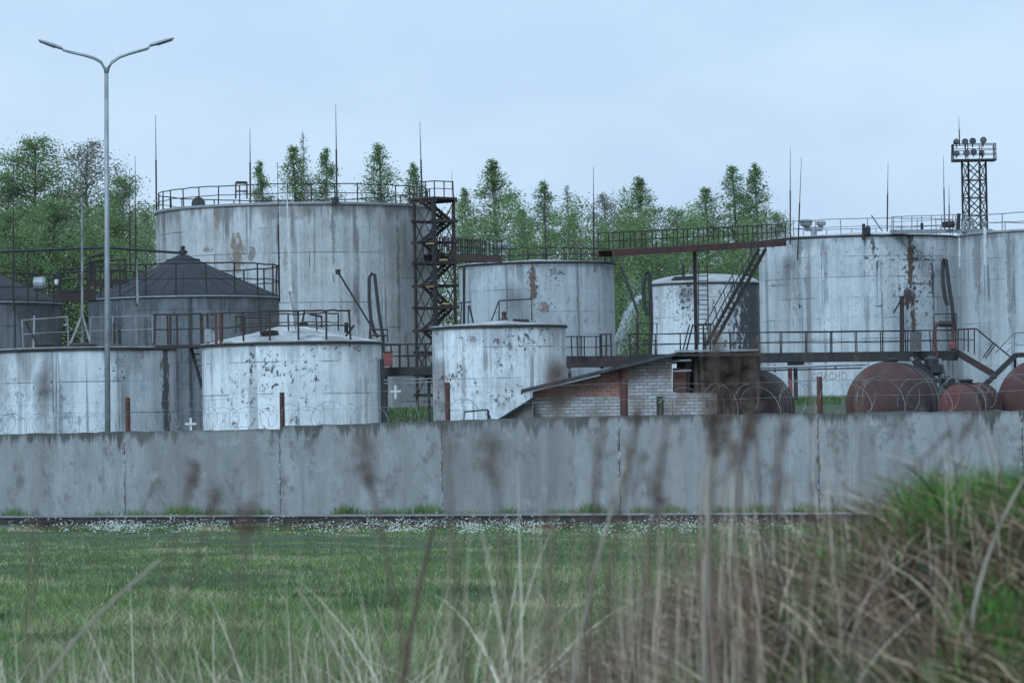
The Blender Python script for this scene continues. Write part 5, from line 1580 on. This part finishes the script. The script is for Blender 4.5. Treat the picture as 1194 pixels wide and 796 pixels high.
parts_ = [straw(240, 11, 19, 560, 960, .30, .70, .20, .40, .0065),
          straw(150, 11, 17, 600, 880, .45, .85, .14, .22, .0065),
          straw(140, 10, 18, 520, 960, .25, .55, .40, .6, .0065),
          straw(70, 14, 18, 880, 1194, .12, .36, .4, .45, .0055),
          straw(30, 13, 17, 960, 1194, .3, .6, .3, .3, .004),
          straw(110, 14, 22, -20, 580, .7, 1.15, .4, .5, .007),
          straw(200, 9.5, 14, 380, 1000, .95, 1.5, .14, .3, .004),
          straw(70, 9, 13, -20, 420, 1.3, 1.75, .14, .3, .0045),
          straw(45, 12, 16, 960, 1194, .3, .7, .25, .35, .004),
          straw(120, 16, 25, -20, 480, .55, .95, .9, .75, .010),
          straw(70, 12, 18, 380, 640, .6, 1.2, .25, .45, .006),
          straw(60, 9, 15, 600, 900, .9, 1.2, .12, .5, .006)]
cat = [np.concatenate(z) for z in zip(*parts_)]
g = blades('dry_grass', cat[0], cat[1], cat[2], cat[3], cat[4], cat[5], M['straw'], curl=.3, levels=5)
tag(g, 'blurred dry straw stalks standing in the foreground', 'dry grass', kind='stuff')
rs = [straw(220, 15, 24, -20, 600, .75, 1.15, 1.35, .7, .009, .2), straw(150, 16, 23, -20, 480, .8, 1.2, 1.4, .8, .009, 2.9), straw(120, 15, 20, 230, 330, .75, 1.05, 1.2, .85, .009, 2.2), straw(120, 15, 20, 0, 90, .8, 1.1, 1.2, .8, .009, .4), straw(160, 10, 17, 430, 980, .3, .7, 1.3, .6, .007, .4), straw(260, 10, 16, 800, 1194, .25, .5, 1.3, .6, .008, -2.2)]
cat = [np.concatenate(z) for z in zip(*rs)]
g = blades('bent_straw', cat[0], cat[1], cat[2], cat[3], cat[4], cat[5], M['straw'], curl=.3, levels=6)
tag(g, 'bent over pale straw blades across the foreground', 'dry grass', kind='stuff')
# taller rough green in front at the lower left
x = rng.uniform(-3.4, .6, 22000); Y = rng.uniform(19, 34, 22000)
keep = np.abs(x) < .1194 * Y * 1.3
x, Y = x[keep], Y[keep]; n = len(x)
g = blades('rough_grass', np.stack([x, Y, terr(x, Y)], 1), rng.uniform(.15, .45, n) * (1 - .35 * ss(.4, .8, terr(x, Y))), rng.uniform(.006, .011, n), rng.uniform(.1, .9, n), rng.uniform(0, 6.28, n), np.clip(rng.normal(.38, .17, n) + np.where(rng.random(n) < .1, .5, 0), 0, 1), M['grass'], levels=4)
tag(g, 'taller rough green grass at the bottom left', 'grass', kind='stuff')


# individual tall weeds
def weed(label, top, bot, Y, r, head=None, mat='weed_brown', branches=(), nm='dry_weed', bend=0.0):
    """stalk from pixel bot (extended down to the ground) to pixel top; head = (length px, width px)"""
    k_ = 1.0
    if head:
        k_ = .72; Y *= k_; r *= k_
    a, b_ = at(*bot, Y), at(*top, Y)
    gz = tz(a.x, Y) - .03
    d = (a - b_)
    if a.z > gz and abs(d.z) > .02:
        f = (gz - b_.z) / (a.z - b_.z)
        g0 = b_ + d * f; g0.x = a.x + (g0.x - a.x) * .4; g0.z = gz
    else:
        g0 = Vector((a.x, a.y, gz))
    W_ = thing(nm, label, 'dry weed', g0, 'dry weeds in the foreground')
    mid = a.lerp(b_, .5) + Vector((bend, 0, 0))
    la, lb = (a - g0).length, (b_ - a).length
    if la < .05:
        pts_ = [a, a.lerp(mid, .5) + Vector((bend * .2, 0, 0)), mid, mid.lerp(b_, .5) + Vector((bend * .2, 0, 0)), b_]
    else:
        ta = la / (la + lb); ta = min(.8, max(.2, ta))
        ctl = (a - g0 * (1 - ta) ** 2 - b_ * ta ** 2) / (2 * ta * (1 - ta))
        pts_ = [g0 * (1 - q) ** 2 + ctl * (2 * q * (1 - q)) + b_ * q ** 2 + Vector((bend * math.sin(math.pi * q), 0, 0)) for q in [k / 9 for k in range(10)]]
    mb = MB(); mb.tube(pts_, r * 1.35, 6, r * .8)
    for (f, dx, dy) in branches:
        p = a.lerp(b_, f) + Vector((bend * 4 * f * (1 - f), 0, 0)); q = p + Vector((dx / FPX * Y, random.uniform(-.05, .05), -dy / FPX * Y))
        mb.tube([p, p.lerp(q, .5) + Vector((dx / FPX * Y * .15, 0, -.01)), q], r * .6, 5, r * .3)
    obj('stalk', mb, M[mat], W_)
    if head:
        L, wd_ = head[0] / FPX * Y, head[1] / FPX * Y
        dr = (b_ - a).normalized(); n = int((head[2] if len(head) > 2 else 420) * .27)
        s_ = rng.random(n)
        rr = wd_ / 2 * np.sqrt(rng.random(n)) * (np.sin(np.pi * np.clip(s_ * .9 + .08, 0, 1)) ** .6); an = rng.uniform(0, 6.28, n)
        tp = np.array(b_) + np.outer(.15 * L - s_ * L, np.array(dr))
        P_ = tp + np.stack([rr * np.cos(an), rr * np.sin(an), rng.normal(0, .006, n)], 1)
        for (f, dx, dy) in branches:
            p = a.lerp(b_, f) + Vector((bend * 4 * f * (1 - f), 0, 0)); q = p + Vector((dx / FPX * Y, 0, -dy / FPX * Y))
            m_ = n // 5; ff = rng.uniform(.35, 1.1, m_)
            P_ = np.concatenate([P_, np.array(p) + np.outer(ff, np.array(q - p)) + rng.normal(size=(m_, 3)) * wd_ * .16])
        P_ = P_ - np.array(g0)
        q, f = leaf_quads(P_, .0065 * k_, int(top[0] * 7 + top[1]))
        npmesh('seed_head', q, f, np.repeat(np.clip(rng.normal(.5, .22, len(P_)), 0, 1), 4), M['seed'], W_)


weed('tallest brown dock weed with a wide branched seed head, before the canopy', (836, 405), (828, 700), 9.5, .0042, (150, 36, 1150), branches=((.55, 24, -60), (.62, -14, -60), (.70, 30, -70), (.45, 40, -60)))
weed('brown dock weed with long seed head beside the canopy, right of the tallest weed', (880, 420), (850, 700), 10.5, .0045, (130, 30, 800), branches=((.6, 18, -50), (.5, -16, -60)))
weed('reddish brown weed with drooping tip left of the canopy, before the white brick', (745, 478), (700, 720), 9.5, .0045, (110, 14, 340), branches=((.6, 18, -45), (.45, -14, -30)), bend=.01)
weed('pale straight stalk slanting up left to right below the brick shed', (737, 520), (672, 800), 12, .0055, None, 'weed_pale', nm='pale_stalk', bend=-.012)
weed('pale upright stalk directly below the tallest brown weed', (828, 520), (822, 760), 11, .0046, None, 'weed_pale', nm='pale_stalk')
weed('small brown tuft-headed weed before the bright white tank wall section', (421, 512), (474, 800), 9, .004, (62, 34, 420), branches=((.8, -12, -18),), bend=.012)
weed('round brown seed head at the left edge before the first white tank', (52, 438), (30, 800), 7.5, .003, (48, 24, 260))
weed('small round brown seed head low before the left wall panel', (226, 546), (160, 800), 8.5, .003, (34, 20, 240))
weed('small leaning brown seed head just above the rail at left', (252, 572), (190, 800), 8.5, .003, (34, 18, 240))
weed('fluffy brown seed head touching the rail at left', (290, 590), (270, 800), 8.2, .003, (38, 32, 320))
weed('pale leaning straw rising left to right over the left field', (188, 652), (95, 735), 12, .006, None, 'weed_pale', nm='pale_stalk', bend=.01)
weed('dark brown stalk rising from the bottom centre left', (506, 610), (470, 800), 11, .006, None, nm='dark_stalk', bend=-.006)
weed('thin brown weed with a faint head before the second wall joint', (512, 430), (540, 790), 8, .0035, (70, 18, 240), branches=((.7, 12, -30),))
weed('blurred brown weed with a broad head before the red brick gable', (648, 430), (640, 800), 6.5, .003, (46, 36, 380))
weed('blurred brown weed with a soft head below the lean-to', (572, 512), (600, 800), 7.5, .003, (60, 40, 360))
weed('slim reddish weed left of the reddish drooping one', (700, 500), (684, 780), 8.5, .004, (120, 12, 260))
weed('slim brown weed with small side twigs right of the pale slanting stalk', (776, 500), (742, 780), 9, .004, (120, 14, 320), branches=((.6, 12, -30), (.7, -10, -30)))
weed('faint brown weed before the wall right of the canopy', (915, 490), (880, 760), 8, .003, (110, 16, 260), branches=((.6, 16, -40),))
weed('leaning brown weed arching over the bank towards the wall', (1105, 505), (985, 640), 12, .003, (60, 10, 200), bend=-.02)
weed('pale straw stalk leaning right on the crest of the bank', (1196, 555), (1150, 655), 13, .006, None, 'weed_pale', nm='pale_stalk')
weed('thin brown twig leaning right above the bright crest tuft', (1140, 480), (1062, 600), 12, .0025, (50, 10, 160))

# ------------------------------------------------------------------ damp air
mb = MB(); mb.box((0, 1900, 22), 3200, 4500, 48)
mt = bpy.data.materials.new('damp_air'); mt.use_nodes = True; t = NT(mt.node_tree)
t.n.remove(t.n['Principled BSDF'])
pv = t.new('ShaderNodeVolumePrincipled'); pv.inputs['Color'].default_value = (.86, .93, 1, 1); pv.inputs['Density'].default_value = .00003
t.l.new(pv.outputs[0], t.n['Material Output'].inputs['Volume'])
hz_ = obj('haze', mb, mt); hz_['kind'] = 'stuff'; hz_['label'] = 'thin damp haze in the air over the whole site'; hz_['category'] = 'haze'

# ------------------------------------------------------------------ render settings
vs = sc.view_settings
sc.display_settings.display_device = 'sRGB'
vs.view_transform = 'Standard'; vs.look = 'None'; vs.exposure = .22; vs.gamma = 1
vs.use_curve_mapping = False
cy = sc.cycles
cy.use_denoising = True
try: cy.denoiser = 'OPENIMAGEDENOISE'
except Exception: pass
cy.max_bounces = 5; cy.diffuse_bounces = 3; cy.glossy_bounces = 2; cy.transparent_max_bounces = 12; cy.transmission_bounces = 2
cy.volume_bounces = 1
cy.caustics_reflective = False; cy.caustics_refractive = False
